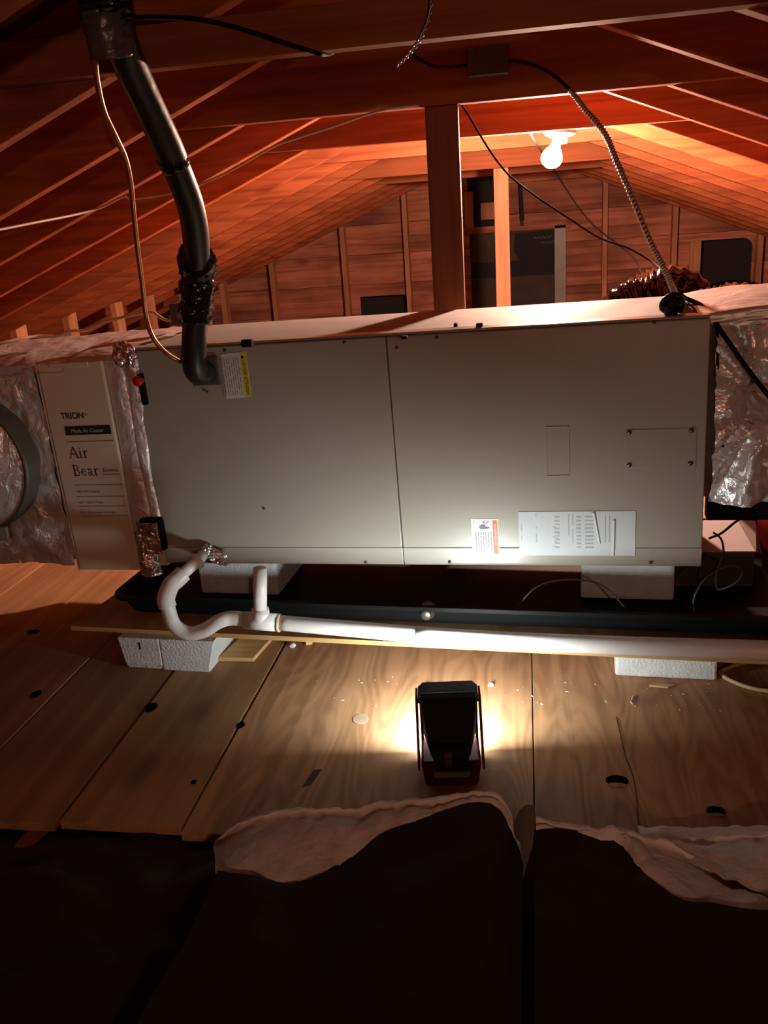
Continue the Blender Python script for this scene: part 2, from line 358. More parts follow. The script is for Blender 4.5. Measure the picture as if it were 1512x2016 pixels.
# knee wall along the eave on the pipe side
kw = MB().box(-2.40, -2.30, 1.5, 7.0, 0, .038).build('wall_left', M['stud']); tag(kw, 'low row of short studs under the eave behind the duct', kind='structure')
for y in (2.75, 3.25, 3.72, 4.20, 4.72, 5.18, 5.68, 6.18, 6.62): 
    x = -2.33+random.uniform(-.03, .03)
    MB().box(x-.019, x+.019, y-.045, y+.045, .038, roof(x)+.03).build('stud', M['stud'], kw, bevel=.002)
wf = MB().box(-4, 3.7, -1.98, -1.92, 0, 1.7).build('wall_front', M['gable']); tag(wf, 'near gable wall behind the viewer', kind='structure')

# ------------------------------------------------------------------ floor
fl = MB().box(-4.2, 3.7, -1.95, 7.2, -.235, -.215).build('floor', M['gypsum']); tag(fl, 'attic floor of wide planks and plywood sheets', kind='structure')
XS = [-3.95, -3.69, -3.43, -3.17, -2.91, -2.66, -2.40, -2.15, -1.90, -1.645, -1.39, -1.139, -.882, -.636]
T = .019
def board(x0, x1, y0, y1, mat, dz=0): return MB().box(x0, x1, y0, y1, -T+dz, dz).build('plank', M[mat], fl, bevel=.0015)
for i, (a, b) in enumerate(zip(XS[:-1], XS[1:])):
    g = .007 if abs(b+.882) < .01 else .003
    board(a+.002, b-g, 1.20+random.uniform(-.006, .006), 3.4+.3*(i % 3), 'plank', -.0015*(i % 2))
    board(a+.002, b-.003, 3.405+.3*(i % 3), 7.08, 'plank', -.001)
board(-.633, .001, 1.19, 3.61, 'ply', 0); board(.003, 1.22, 1.05, 3.49, 'ply', -.0005)
board(-.633, .586, 3.615, 7.08, 'ply'); board(.59, 1.80, 3.615, 7.08, 'ply', -.001); board(1.224, 2.44, 1.05, 3.49, 'ply', -.001); board(2.444, 3.5, 1.05, 7.0, 'ply', -.001)
def flat(name, mat, px, py, rx, ry, z=.0008, rot=0, pts=None):
    c = on_z(px, py, 0); a = V((math.cos(rot), math.sin(rot), 0)); u = V((-math.sin(rot), math.cos(rot), 0))
    m = MB()
    if pts: m.prism([(c.x+a.x*p+u.x*q, c.y+a.y*p+u.y*q) for p, q in pts], 'z', -.003, z)
    else:
        n = 20; m.prism([(c.x+a.x*rx*math.cos(i*2*math.pi/n)+u.x*ry*math.sin(i*2*math.pi/n), c.y+a.y*rx*math.cos(i*2*math.pi/n)+u.y*ry*math.sin(i*2*math.pi/n)) for i in range(n)], 'z', -.003, z)
    return m.build(name, mat, fl)
flat('repair_plug', M['plug'], 710, 1416, .017, .020, .0012, .1)
flat('wood_patch', M['patch'], 614, 1531, 0, 0, .0006, 0, [(-.012, -.03), (.004, -.022), (.014, .028), (-.002, .024)])
flat('knot_hole', M['hole'], 1215, 1537, .021, .016); flat('knot_hole', M['hole'], 1410, 1597, .016, .013)
flat('hole_lip', M['ply'], 1215, 1546, .017, .006, .0016); flat('hole_lip', M['ply'], 1411, 1605, .013, .005, .0016)
flat('knot_hole', M['hole'], 297, 1393, .014, .020); flat('knot_hole', M['hole'], 71, 1367, .012, .018); flat('knot_hole', M['hole'], 66, 1244, .018, .012)
flat('knot_hole', M['hole'], 381, 1540, .006, .007); flat('knot_hole', M['hole'], 474, 1428, .009, .012)
m = MB(); pts = [on_z(x, y, .0004) for x, y in ((1213, 1412), (1222, 1450), (1232, 1490), (1244, 1520), (1252, 1555), (1255, 1590), (1259, 1630))]
m.tube(pts, .0010, 4, n=3).build('crack', M['patch'], fl)
for i, y in enumerate((1.12, 1.62, 2.9, 4.2)): pass
for x in (-1.75, -1.34, -.93, -.52, -.11, .30, .71, 1.12, 1.53):
    MB().box(x-.019, x+.019, -1.9, 7.05, -.214, -.0215).build('joist', M['joist'], fl)

# ------------------------------------------------------------------ collar ties, posts
def tie(k, zb, h, label, dy=-.038, jog=0.0, zl=0, zr=0):
    y = Y(k)+dy
    def ends(z): return (z-1.60-RH+.004)/TR, (1.4406+RH-.004-z)/TR
    a0, b0 = ends(zb); a1, b1 = ends(zb+h)
    a0 = max(a0, -1.08); b0 = min(b0, .70)
    m = MB(); m.prism([(a0, zb+zl), (b0, zb+zr), (b1, zb+h+zr), (a1, zb+h+zl)], 'y', y-.019, y+.019)
    o = m.build('collar_tie', M['tie'], bevel=.002); tag(o, label, 'beam', 'collar ties across the roof'); return o
tie(0, 1.305, .068, 'narrow collar tie closest to the viewer with a twisted wire hanging before it')
tie(2, 1.300, .150, 'dark collar tie resting on the thick post and carrying a junction box')
tie(4, 1.288, .140, 'dark collar tie that the bare bulb hangs from', zl=.008, zr=-.008)
tie(6, 1.298, .140, 'brightly lit orange collar tie just behind the bare bulb')
tie(8, 1.262, .140, 'collar tie above the orange stud, next beyond the bright orange one')
tie(10, 1.262, .140, 'farthest collar tie, just before the gable wall')
y2 = Y(2)-.038
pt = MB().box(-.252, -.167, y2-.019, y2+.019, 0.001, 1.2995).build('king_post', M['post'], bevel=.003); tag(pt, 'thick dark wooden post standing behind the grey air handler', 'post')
y8 = Y(8)-.038
a, b = on_y(973, 400, y8), on_y(1002, 400, y8)
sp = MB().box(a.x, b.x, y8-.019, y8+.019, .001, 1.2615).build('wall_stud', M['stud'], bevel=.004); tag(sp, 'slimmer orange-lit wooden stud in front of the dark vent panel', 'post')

# ------------------------------------------------------------------ bare bulb
yb = Y(4)-.038+.055
bc = on_y(1091, 296, yb); top = V((on_y(1103, 258, yb).x, yb, 1.287))
lb = empty('bare_bulb', top); tag(lb, 'glowing bare light bulb in a white porcelain holder under a collar tie', 'light bulb')
def lathe(mb, prof, c, ax, n=20):
    ax = V(ax).normalized(); u = ax.orthogonal().normalized(); w_ = ax.cross(u); c = V(c)
    mb.grid(lambda s, t: c+ax*prof[round(t*(len(prof)-1))][1]+(u*math.cos(2*math.pi*s)+w_*math.sin(2*math.pi*s))*prof[round(t*(len(prof)-1))][0], n, len(prof)-1, wrap=True)
    return mb
ax = (V((bc.x, bc.y, bc.z))-top).normalized()
rel(lb, lathe(MB(), [(0.0, -.002), (.055, -.001), (.056, .008), (.040, .016), (.026, .022), (.024, .040), (0, .041)], top, V((-.05, 0, -1)), 24), 'holder', M['glass'], smooth=True)
rel(lb, lathe(MB(), [(0.0, .038), (.014, .038), (.016, .05), (.026, .062), (.034, .076), (.037, .09), (.034, .104), (.024, .116), (.010, .123), (0, .124)], top, ax, 24), 'bulb', M['bulb'], smooth=True)

# the attic's other bulb, hanging behind the viewer
top = V((.55, -1.25, 1.28)); lb = empty('bare_bulb', top); tag(lb, 'dim bare bulb in a porcelain holder behind the viewer', 'light bulb')
MB().box(-1.0, .55, -1.27, -1.23, 1.281, 1.40).build('collar_tie', M['tie'], None, bevel=.002)
tag(bpy.data.objects[-1] if False else COL.objects[-1], 'collar tie behind the viewer that carries the dim bulb', 'beam')
rel(lb, lathe(MB(), [(0.0, -.002), (.055, -.001), (.056, .008), (.040, .016), (.026, .022), (.024, .040), (0, .041)], top, V((0, 0, -1)), 24), 'holder', M['glass'], smooth=True)
rel(lb, lathe(MB(), [(0.0, .038), (.014, .038), (.016, .05), (.026, .062), (.034, .076), (.037, .09), (.034, .104), (.024, .116), (.010, .123), (0, .124)], top, V((0, 0, -1)), 24), 'bulb', M['bulbdim'], smooth=True)

# ------------------------------------------------------------------ air handler (local frame: u along the front, d into it, v up)
U0, U1, VB, VT, DEP = -1.030, .268, .252, .795, .475
def unit_empty(name, label, cat):
    o = empty(name, matrix=UM); tag(o, label, cat); return o
ah = unit_empty('air_handler', 'long grey metal air handler lying on white foam blocks', 'air handler')
MB().box(U0, U1, .012, DEP, VB+.002, VT).build('cabinet', M['paint'], ah, bevel=.004)
us = -.406
for a, b, nm in ((U0+.001, us-.0012, 'front_panel'), (us+.0012, U1-.001, 'front_panel')):
    MB().box(a, b, 0, .0118, VB+.045, VT-.001).build(nm, M['paint'], ah, bevel=.0025)
    m = MB(); m.prism([(0, VB+.0445), (.0118, VB+.0445), (.0118, VB), (.004, VB), (.0005, VB+.006)], 'x', a, b)
    m.build('bottom_flange', M['paintlip'], ah, bevel=.001)
MB().box(us-.0011, us+.0011, .004, .0119, VB, VT-.001).build('panel_seam', M['seam'], ah)
MB().box(U0+.002, U1-.002, .004, .052, VT+.0005, VT+.006).build('top_flange', M['paintlip'], ah, bevel=.002)
MB().box(U0+.01, U1-.002, .06, DEP-.004, VT+.0004, VT+.003).build('top_panel', M['painttop'], ah, bevel=.0015)
def P(px, py, d=0.0): return on_unit(px, py, d)
def rect_px(x0, y0, x1, y1): a, b = P(x0, y0), P(x1, y1); return a.x, b.x, b.z, a.z
# access cover and knockout
x0, x1, z0, z1 = rect_px(1230, 846, 1370, 920)
ac = MB().box(x0, x1, -.0012, .001, z0, z1).build('access_cover', M['paint'], ah, bevel=.001)
def screw(px, py, parent, r=.0045):
    c = P(px, py); m = MB(); lathe(m, [(0, -.0042), (r*.7, -.0038), (r, -.0015), (r, .001)], (c.x, 0, c.z), (0, 1, 0), 10); return m.build('screw', M['screw'], parent, smooth=True)
for p in ((1239, 851), (1361, 847), (1239, 915), (1359, 912)): screw(*p, ac, .0055)
for p in ((265, 694), (443, 690), (678, 674), (860, 664), (781, 685), (1288, 634), (1281, 1107), (720, 1107), (885, 1106), (402, 768), (408, 771), (520, 1001)): screw(*p, ah, .004 if p[0] not in (402, 408, 520) else .003)
x0, x1, z0, z1 = rect_px(1074, 840, 1122, 937)
kn = MB()
e = .0022
for q in ((x0, x1, z1-e, z1), (x0, x1, z0, z0+e), (x0, x0+e, z0+e, z1-e), (x1-e, x1, z0+e, z1-e)): kn.box(q[0], q[1], -.0016, .001, q[2], q[3])
kn.build('knockout_ridge', M['paintlip'], ah, bevel=.0007)
# ---- lettering
DG_TEXT = []
def text(body, u0, u1, v0, cap, parent, mat, d=-.001, rot=0.0, shear=0.0, name='lettering', bold=0.0):
    cu = bpy.data.curves.new('lettering', 'FONT'); cu.body = body; cu.size = 1; cu.shear = shear; cu.offset = bold
    t = bpy.data.objects.new('tmp_text', cu); COL.objects.link(t); DG_TEXT.append((t, u0, u1, v0, cap, parent, mat, d, rot, name))
def flush_text():
    bpy.context.view_layer.update(); dg = bpy.context.evaluated_depsgraph_get()
    for t, u0, u1, v0, cap, parent, mat, d, rot, name in DG_TEXT:
        me = bpy.data.meshes.new_from_object(t.evaluated_get(dg))
        xs_ = [v.co.x for v in me.vertices]; a, b = min(xs_), max(xs_)
        sx = (u1-u0)/(b-a); sy = cap/.69
        for v in me.vertices:
            x, y = (v.co.x-a)*sx, v.co.y*sy
            if rot == 0: v.co = (u0+x, d, v0+y)
            else:  v.co = (v0+y, d, u1-x)                      # reads downward; u0..u1 is then the v range
        o = bpy.data.objects.new(name, me); COL.objects.link(o); me.materials.clear(); me.materials.append(mat); o.parent = parent
    for q in DG_TEXT:
        cu = q[0].data; bpy.data.objects.remove(q[0]); bpy.data.curves.remove(cu)
# ---- labels on the unit
x0, x1, z0, z1 = rect_px(436, 694, 496, 783)
lb1 = MB().hexa([(x0-.003, -.0009, z0), (x1, -.0009, z0+.002), (x1, .0005, z0+.002), (x0-.003, .0005, z0), (x0-.003, -.0009, z1-.004), (x1, -.0009, z1), (x1, .0005, z1), (x0-.003, .0005, z1-.004)]).build('caution_label', M['paper'], ah)
lb1['label'] = 'white label with yellow warning strip'
ys = x1-.0155
MB().box(ys, x1-.001, -.0013, -.0008, z0+.003, z1-.002).build('yellow_strip', M['yellow'], lb1)
text('CAUTION  ATTENTION', z0+.008, z1-.020, ys+.004, .0078, lb1, M['ink'], -.0016, 1)
m = MB(); m.prism([(ys+.003, z1-.017), (ys+.011, z1-.013), (ys+.003, z1-.009)], 'y', -.0017, -.0012); m.build('hazard_triangle', M['ink'], lb1)
m = MB()
for i in range(9):
    u = ys-.006-i*.0058
    v = z1-.012
    while v > z0+.012:
        l = random.uniform(.008, .026); l = min(l, v-z0-.008)
        m.box(u-.0008, u+.0008, -.0012, -.0008, v-l, v); v -= l+.003
m.build('fine_print', M['inkgrey'], lb1)['kind'] = 'stuff'
x0, x1, z0, z1 = rect_px(927, 1021, 984, 1096)
lb2 = MB().box(x0, x1, -.0010, .0005, z0, z1).build('warning_label', M['paper'], ah); lb2['label'] = 'small white label with an orange strip'
MB().box(x1-.013, x1-.003, -.0014, -.0009, z0+.008, z1-.004).build('orange_strip', M['orange'], lb2)
text('WARNING', z0+.03, z1-.012, x1-.0105, .0055, lb2, M['white'], -.0017, 1)
m = MB(); cx, cz = (x0+x1)/2-.001, z1-.020
m.prism([(cx-.013, cz), (cx-.006, cz+.006), (cx+.001, cz+.006), (cx+.003, cz+.001), (cx+.012, cz-.001), (cx+.008, cz-.005), (cx-.009, cz-.006)], 'y', -.0015, -.0009)
m.prism([(cx+.002, cz+.007), (cx+.009, cz+.014), (cx+.0105, cz+.0135), (cx+.004, cz+.0065)], 'y', -.0015, -.0009)
m.prism([(cx-.004, cz+.010), (cx-.001, cz+.013), (cx+.001, cz+.012), (cx+.001, cz+.010), (cx-.002, cz+.009)], 'y', -.0015, -.0009)
m.build('hazard_picture', M['inkgrey'], lb2)
m = MB()
for i in range(8):
    u = x0+.010+i*.0058; v = z1-.033
    for k in range(4):
        l = random.uniform(.006, .013)
        if v-l < z0+.012: break
        m.box(u-.0008, u+.0008, -.0014, -.0009, v-l, v); v -= l+.002
m.build('fine_print', M['inkgrey'], lb2)['kind'] = 'stuff'
x0, x1, z0, z1 = rect_px(1020, 1007, 1251, 1094)
lb3 = MB().box(x0, x1, -.0016, .0005, z0, z1).build('rating_label', M['glossy'], ah, bevel=.0012); lb3['label'] = 'large white data label in a glossy clear sleeve'
W, H3 = x1-x0, z1-z0
def lp(a, b): return x0+a*W, z1-b*H3
m = MB()
for a, b0, b1 in ((.025, .28, .44), (.025, .55, .63), (.155, .05, .1), (.155, .34, .38), (.155, .50, .71), (.435, .06, .55), (.47, .06, .3), (.47, .4, .72), (.745, .1, .7), (.83, .45, .85), (.78, .1, .7)):
    u, v1 = lp(a, b0); _, v0 = lp(a, b1); m.box(u-.0011, u+.0011, -.0021, -.0015, v0, v1)
random.seed(3)
for i in range(9):                                            # zig-zag schematic rows
    for a, h in ((.335, .05), (.52, .045), (.61, .08)):
        b = .12+i*.085; u, v = lp(a, b); m.box(u-h*W*.45, u+h*W*.45, -.0021, -.0015, v-.0012-.002*random.random(), v+.0012)
for i in range(5):
    u, v = lp(.32+.012*(i % 2), .35+i*.11); m.prism([(u-.006, v+.002), (u+.006, v-.004), (u+.006, v-.006), (u-.006, v)], 'y', -.0021, -.0015)
m.build('fine_print', M['inkpale'], lb3)['kind'] = 'stuff'
m = MB()
for (a0, b0), (a1, b1), wd in (((.65, .03), (.70, .72), .0045), ((.82, .2), (.815, 1.0), .004)):
    p, q = lp(a0, b0), lp(a1, b1)
    m.hexa([(p[0]-wd, -.0016, p[1]), (p[0]+wd, -.0016, p[1]), (q[0]+wd*.5, -.0016, q[1]), (q[0]-wd*.5, -.0016, q[1]), (p[0]-wd*.2, -.0055, p[1]), (p[0]+wd*.2, -.0055, p[1]), (q[0]+wd*.1, -.0045, q[1]), (q[0]-wd*.1, -.0045, q[1])])
m.build('sleeve_wrinkle', M['glossy'], lb3)
# gasket plate behind the pipe, clips on the lid, drain-side foil
x0, x1, z0, z1 = rect_px(372, 702, 436, 757)
MB().box(x0, x1, -.006, .001, z0, z1).build('pipe_gasket', plain('gasket_brown', (0.10, 0.075, 0.07), 0.6), ah, bevel=.006)
for px, py, w_, h_ in ((486, 667, .012, .010), (897, 636, .004, .006), (944, 638, .007, .007), (796, 656, .006, .003)):
    c = on_z(px, py, .803); c = UMI @ c
    q = MB().box(c.x-w_, c.x+w_, c.y-.008, c.y+.008, VT+.002, VT+.004+h_*1.4).build('lid_clip', M['cable'], ah, bevel=.002)
rb0 = P(284, 768)
pb = MB().box(rb0.x-.007, rb0.x+.007, -.012, .001, P(286, 796).z, P(278, 735).z).build('button_plate', M['cable'], ah, bevel=.003)
c = P(277, 748); m = MB(); lathe(m, [(0, -.022), (.0095, -.0215), (.0125, -.018), (.0125, -.004)], (c.x, 0, c.z), (0, 1, 0), 16); q = m.build('push_button', M['red'], pb, smooth=True)
x0, x1, z0, z1 = rect_px(300, 1016, 334, 1080)
q = MB().box(x0-.03, x1, -.022, .001, z0, z1).build('control_box', M['cable'], ah, bevel=.008)
m = MB().grid(lambda s, t: (x0-.034+(x1-x0+.026)*s, -.0245-.004*ridged(V((s*3, t*4, 2.5)), 3)*math.sin(math.pi*s)-.001, z0-.004+(z1-z0-.004)*t), 16, 20); m.build('foil_cover', M['foilshiny'], q, smooth=True)
def crumple(mb, c, r, sx=1, sy=1, sz=1, seed=0, amp=.45, n=20):
    c = V(c)
    def fn(s, t):
        a, b = 2*math.pi*s, math.pi*(t*.998+.001); d = V((math.sin(b)*math.cos(a), math.sin(b)*math.sin(a), math.cos(b)))
        k = r*(1+amp*(ridged(d*1.7+V((seed, 0, 0)), 3)-.6)); return c+V((d.x*sx, d.y*sy, d.z*sz))*k
    return mb.grid(fn, n, n//2, wrap=True)
m = MB(); c = P(425, 1094, -.01); crumple(m, c, .017, 1.5, .8, 1.0, 3); c = P(408, 1084, -.012); crumple(m, c, .014, 1.0, .9, 1.0, 8); c = P(440, 1108, -.008); crumple(m, c, .009, 1.4, .8, .7, 5)
m.build('outlet_foil_wrap', M['foilshiny'], ah)

# ------------------------------------------------------------------ filter cabinet with lettering
fc = unit_empty('air_cleaner', 'narrow beige filter cabinet with black lettering beside the grey air handler', 'filter cabinet')
fx0, fx1 = -1.284, -1.100
fz0, fz1 = .232, .781
MB().box(fx0, fx1, .004, .45, fz0, fz1).build('cabinet', M['filtedge'], fc, bevel=.003)
fd = MB().box(fx0+.006, fx1-.001, -.010, .0035, fz0+.004, fz1-.002).build('door', M['filt'], fc, bevel=.004)
MB().box(fx0, fx0+.0045, -.008, .0035, fz0, fz1).build('edge_flange', M['filtedge'], fc, bevel=.001)
x0, x1, z0, z1 = rect_px(101, 712, 180, 722)
MB().box(x0, x1, -.014, -.0101, fz1-.016, fz1-.003).build('finger_grip', M['filt'], fd, bevel=.0035)
D = -.0106
def ptext(body, xl_, yb_, xr_, cap, mat='ink', **k):
    a, b = P(xl_, yb_, D), P(xr_, yb_, D); text(body, a.x, b.x, a.z, cap*.00128, fd, M[mat], D-.0003, **k)
ptext('TRION', 121, 825, 166, 11.5, bold=.02); ptext('®', 167, 818, 172, 4)
a, b = P(125, 840, D), P(219, 855, D)
pl = MB().box(a.x+.003, b.x+.001, D-.0008, D+.001, b.z+.001, a.z).build('name_plate', M['ink'], fd)
ptext2 = [('Media Air Cleaner', 141, 851, 206, 7.5)]
a_, b_ = P(141, 851, D), P(206, 850, D); text('Media Air Cleaner', a_.x, b_.x, (a.z+b.z)/2-.0045, .0095, pl, M['white'], D-.0012, shear=.2)
def rule(xa, ya, xb, yb_):
    a, b = P(xa, ya, D), P(xb, yb_, D); z = (a.z+b.z)/2
    return MB().box(a.x, b.x, D-.0006, D+.0005, z-.0007, z+.0007)
m = MB()
for q in ((131, 871, 223, 867), (148, 956, 241, 953), (152, 979, 243, 976), (156, 998, 248, 995), (160, 1017, 250, 1014)): 
    r = rule(*q); b0 = len(m.v); m.v += r.v; m.f += [tuple(i+b0 for i in f) for f in r.f]
m.build('rule_lines', M['inkgrey'], fd)['kind'] = 'stuff'
r = rule(203, 935, 236, 933); r.build('underline', M['inkgrey'], fd)
ptext('Supreme', 202, 929, 233, 7.5, shear=.35)
ptext('1400 CFM Capacity', 151, 970, 197, 4.6); ptext('High Capacity Media', 155, 991, 204, 4.6); ptext('Easily Replaceable Cartridge', 159, 1011, 228, 4.6)
# serif words from strokes
def strokes(words_, u0, u1, v0, cap, parent, mat):
    G = {'A': (.80, [([(.02, 0), (.37, 1)], .055), ([(.40, 1.0), (.74, 0)], .12), ([(.15, .36), (.58, .36)], .055), ([(-.08, .02), (.16, .02)], .045), ([(.56, .02), (.90, .02)], .045)]),
         'i': (.34, [([(.15, 0), (.15, .62)], .11), ([(0, .02), (.31, .02)], .045), ([(.02, .60), (.15, .63)], .05), ([(.15, .82), (.15, .93)], .11)]),
         'r': (.42, [([(.15, 0), (.15, .62)], .11), ([(0, .02), (.31, .02)], .045), ([(.02, .60), (.15, .63)], .05), ([(.15, .46), (.24, .58), (.33, .62)], .06), ([(.32, .58), (.42, .58)], .10)]),
         'B': (.72, [([(.16, 0), (.16, 1)], .12), ([(0, .02), (.40, .02), (.54, .07), (.62, .18), (.62, .32), (.54, .46), (.40, .53), (.2, .53)], .07), ([(0, .98), (.36, .98), (.50, .92), (.56, .82), (.55, .68), (.46, .57), (.36, .53)], .07), ([(.58, .2), (.60, .34)], .10), ([(.52, .7), (.53, .84)], .09)]),
         'e': (.54, [([(.05, .36), (.46, .36), (.45, .48), (.36, .58), (.26, .61), (.14, .56), (.07, .44), (.06, .28), (.12, .12), (.24, .03), (.36, .04), (.47, .13)], .065), ([(.07, .2), (.065, .42)], .09)]),
         'a': (.56, [([(.08, .48), (.14, .58), (.25, .61), (.36, .56), (.38, .45), (.38, .10), (.44, .03), (.53, .05)], .09), ([(.38, .36), (.2, .30), (.09, .22), (.07, .12), (.13, .03), (.24, .02), (.38, .12)], .07)])}
    m = MB(); x = 0; out = []
    for ch in words_:
        wd, st = G[ch]
        for pl_, w_ in st: out.append(([(x+a, b) for a, b in pl_], w_))
        x += wd+.06
    sx = (u1-u0)/(x-.06)
    for pl_, w_ in out:
        n = len(pl_); L, R_ = [], []
        for i in range(n):
            p, q = pl_[max(i-1, 0)], pl_[min(i+1, n-1)]; dx, dy = q[0]-p[0], q[1]-p[1]; l = math.hypot(dx, dy); nx, ny = -dy/l*w_/2, dx/l*w_/2
            L.append((pl_[i][0]+nx, pl_[i][1]+ny)); R_.append((pl_[i][0]-nx, pl_[i][1]-ny))
        b = len(m.v)
        for p, q in zip(L, R_): m.v += [(u0+p[0]*sx, D-.0004, v0+p[1]*cap), (u0+q[0]*sx, D-.0004, v0+q[1]*cap)]
        for i in range(n-1): m.f.append((b+2*i, b+2*i+1, b+2*i+3, b+2*i+2))
    return m.build('lettering', mat, parent)
a, b = P(139, 902, D), P(174, 900, D); strokes('Air', a.x, b.x, a.z, .0285, fd, M['ink'])
a, b = P(146, 937, D), P(195, 934, D); strokes('Bear', a.x, b.x, a.z, .0285, fd, M['ink'])
# foil tape strip bridging filter and unit
def foilstrip(name, parent, u0f, u1f, z0, z1, d0, amp, seed, nu=10, nv=60, mat='foiltape'):
    def fn(s, t):
        z = z0+(z1-z0)*t; u = u0f(t)+(u1f(t)-u0f(t))*s
        p = V((u*22+seed, z*9, seed)); e_ = math.sin(math.pi*s)**.5
        return (u, d0-amp*e_*(.8+.5*ridged(p, 3)), z)
    return MB().grid(fn, nu, nv).build(name, M[mat], parent, smooth=True)
foilstrip('foil_tape', fc, lambda t: fx1+.001, lambda t: -1.045, .30, .79, .000, .007, 1.3)
foilstrip('foil_tape', fc, lambda t: -1.052+.003*math.sin(t*9), lambda t: U0+.006+.012*min(1, max(0, (t-.66)*9))+.002*math.sin(t*14), .33, .775, -.002, .006, 6.1)
foilstrip('foil_tape', fc, lambda t: fx1+.002, lambda t: P(300, 1100).x+.028-.012*t, .228, .345, -.010, .018, 9.7, nv=24, mat='foilshiny')
m = MB(); c = P(246, 700, -.01); crumple(m, c, .022, 1.1, .6, 1.2, 11); m.build('foil_wad', M['foilshiny'], fc)
MB().box(fx1, U0, .006, .44, .245, .785).build('gap_filler', M['filtedge'], fc)

# ------------------------------------------------------------------ ducts
def sheet(fn, name, mat, parent, nu, nv, smooth=True): return MB().grid(fn, nu, nv).build(name, M[mat], parent, smooth=smooth)
ld = unit_empty('supply_plenum', 'wrinkled silver foil duct box beside the beige filter cabinet', 'duct')
def ldf(s, t):
    u = -1.78+(-1.287+1.78)*s; z = .25+.515*t
    r = ridged(V((u*5.0, z*6.0, 2.2)), 4); fold = math.exp(-((z-.73)/.025)**2)*.012
    return (u, .015-.018*r-.05*math.sin(math.pi*min(1, max(0, t/.93)))*(.5+.5*math.sin(u*6))+fold*0, z)
sheet(ldf, 'foil_front', 'foil', ld, 110, 60)
MB().hexa([(-1.78, .03, .25), (-1.287, .03, .25), (-1.287, .43, .25), (-1.78, .20, .25), (-1.78, .03, .764), (-1.287, .03, .764), (-1.287, .43, .764), (-1.78, .20, .764)]).build('duct_board', M['foilboard'], ld)
def ltop(s, t):
    u = -1.83+(-1.05+1.83)*s; d1 = .12+.34*min(1, max(0, (u+2.2)/1.0)); d = -.012+(d1+.012)*t
    return (u, d, .792-(.022 if u < -1.20 else 0)*(1-t)-.006*(1-t)**8*4+.004*ridged(V((u*9, d*9, 4.4)), 3)+.004)
sheet(ltop, 'foil_lid', 'foilboard', ld, 90, 24)
def lfl(s, t):
    u = -1.83+(-1.290+1.83)*s; return (u, -.012+.01*t, .772-.055*t+.004*ridged(V((u*7, t*2, 1)), 2))
sheet(lfl, 'lid_flange', 'foilboard', ld, 60, 4)
# round take-off with grey collar at the frame's edge
tk = unit_empty('flex_takeoff', 'round foil flex duct with a grey collar at the edge of the silver duct box', 'duct')
cc = P(-66, 918, -.06); R0 = (P(56, 918, -.06)-cc).length
m = MB(); lathe(m, [(R0*.97, .10), (R0*.985, .05), (R0*1.0, .0), (R0*.985, -.006), (R0*.945, -.010), (R0*.935, .0)], (cc.x, cc.y, cc.z), (0, 1, 0), 64); m.build('collar', M['dark_band'], tk, smooth=True)
def tkf(s, t):
    a = 2*math.pi*s; rr = R0*.94*(1-.95*t); d = -.045*math.sin(t*1.6)-.012*t*ridged(V((math.cos(a)*1.4*(1-t), math.sin(a)*1.4*(1-t), t*2)), 3)
    return (cc.x+rr*math.cos(a), cc.y-.004+d, cc.z+rr*math.sin(a))
MB().grid(tkf, 60, 14, wrap=True).build('foil_end', M['foil'], tk, smooth=True)
a = P(14, 1045, -.085)
MB().box(a.x-.05, a.x+.008, -.10, -.09, a.z-.022, a.z+.014).build('paper_tag', M['carton'], tk)

rd = unit_empty('return_plenum', 'wrinkled silver foil duct box at the wire-hung end of the grey air handler', 'duct')
def rdf(s, t):
    u = U1+.010+.80*s; z = .40+.378*t; cu, cz = P(1500, 790).x, P(1500, 790).z
    a = math.atan2(z-cz, u-cu); dd = math.hypot(u-cu, z-cz)
    rad = ridged(V((math.cos(a)*3.2, math.sin(a)*3.2, dd*2.5)), 3)
    k = min(1, dd/.05)
    return (u, .035-.034*rad*k+.055*math.exp(-(dd/.045)**2)-.008*ridged(V((u*14, z*14, 7)), 3)-.03*math.sin(math.pi*min(1, t*1.15)), z)
sheet(rdf, 'foil_front', 'foil', rd, 90, 60)
MB().box(U1+.006, U1+.80, .05, .42, .40, .778).build('duct_board', M['foilboard'], rd)
def rtop(s, t):
    u = U1-.018+.82*s; a = math.pi*(.5*(t if t < .5 else .5)*2)
    zc = .792+.010*min(1, s*6)
    if t < .3: d, z = .012+.004*ridged(V((u*8, t*5, 3)), 2), zc-.014+.016*(t/.3)
    else: d, z = .014+.40*(t-.3)/.7, zc+.004+.006*ridged(V((u*6, t*3, 9)), 2)*.6+.014*(t-.3)
    return (u, d, z)
sheet(rtop, 'foil_lid', 'foilboard', rd, 50, 20)
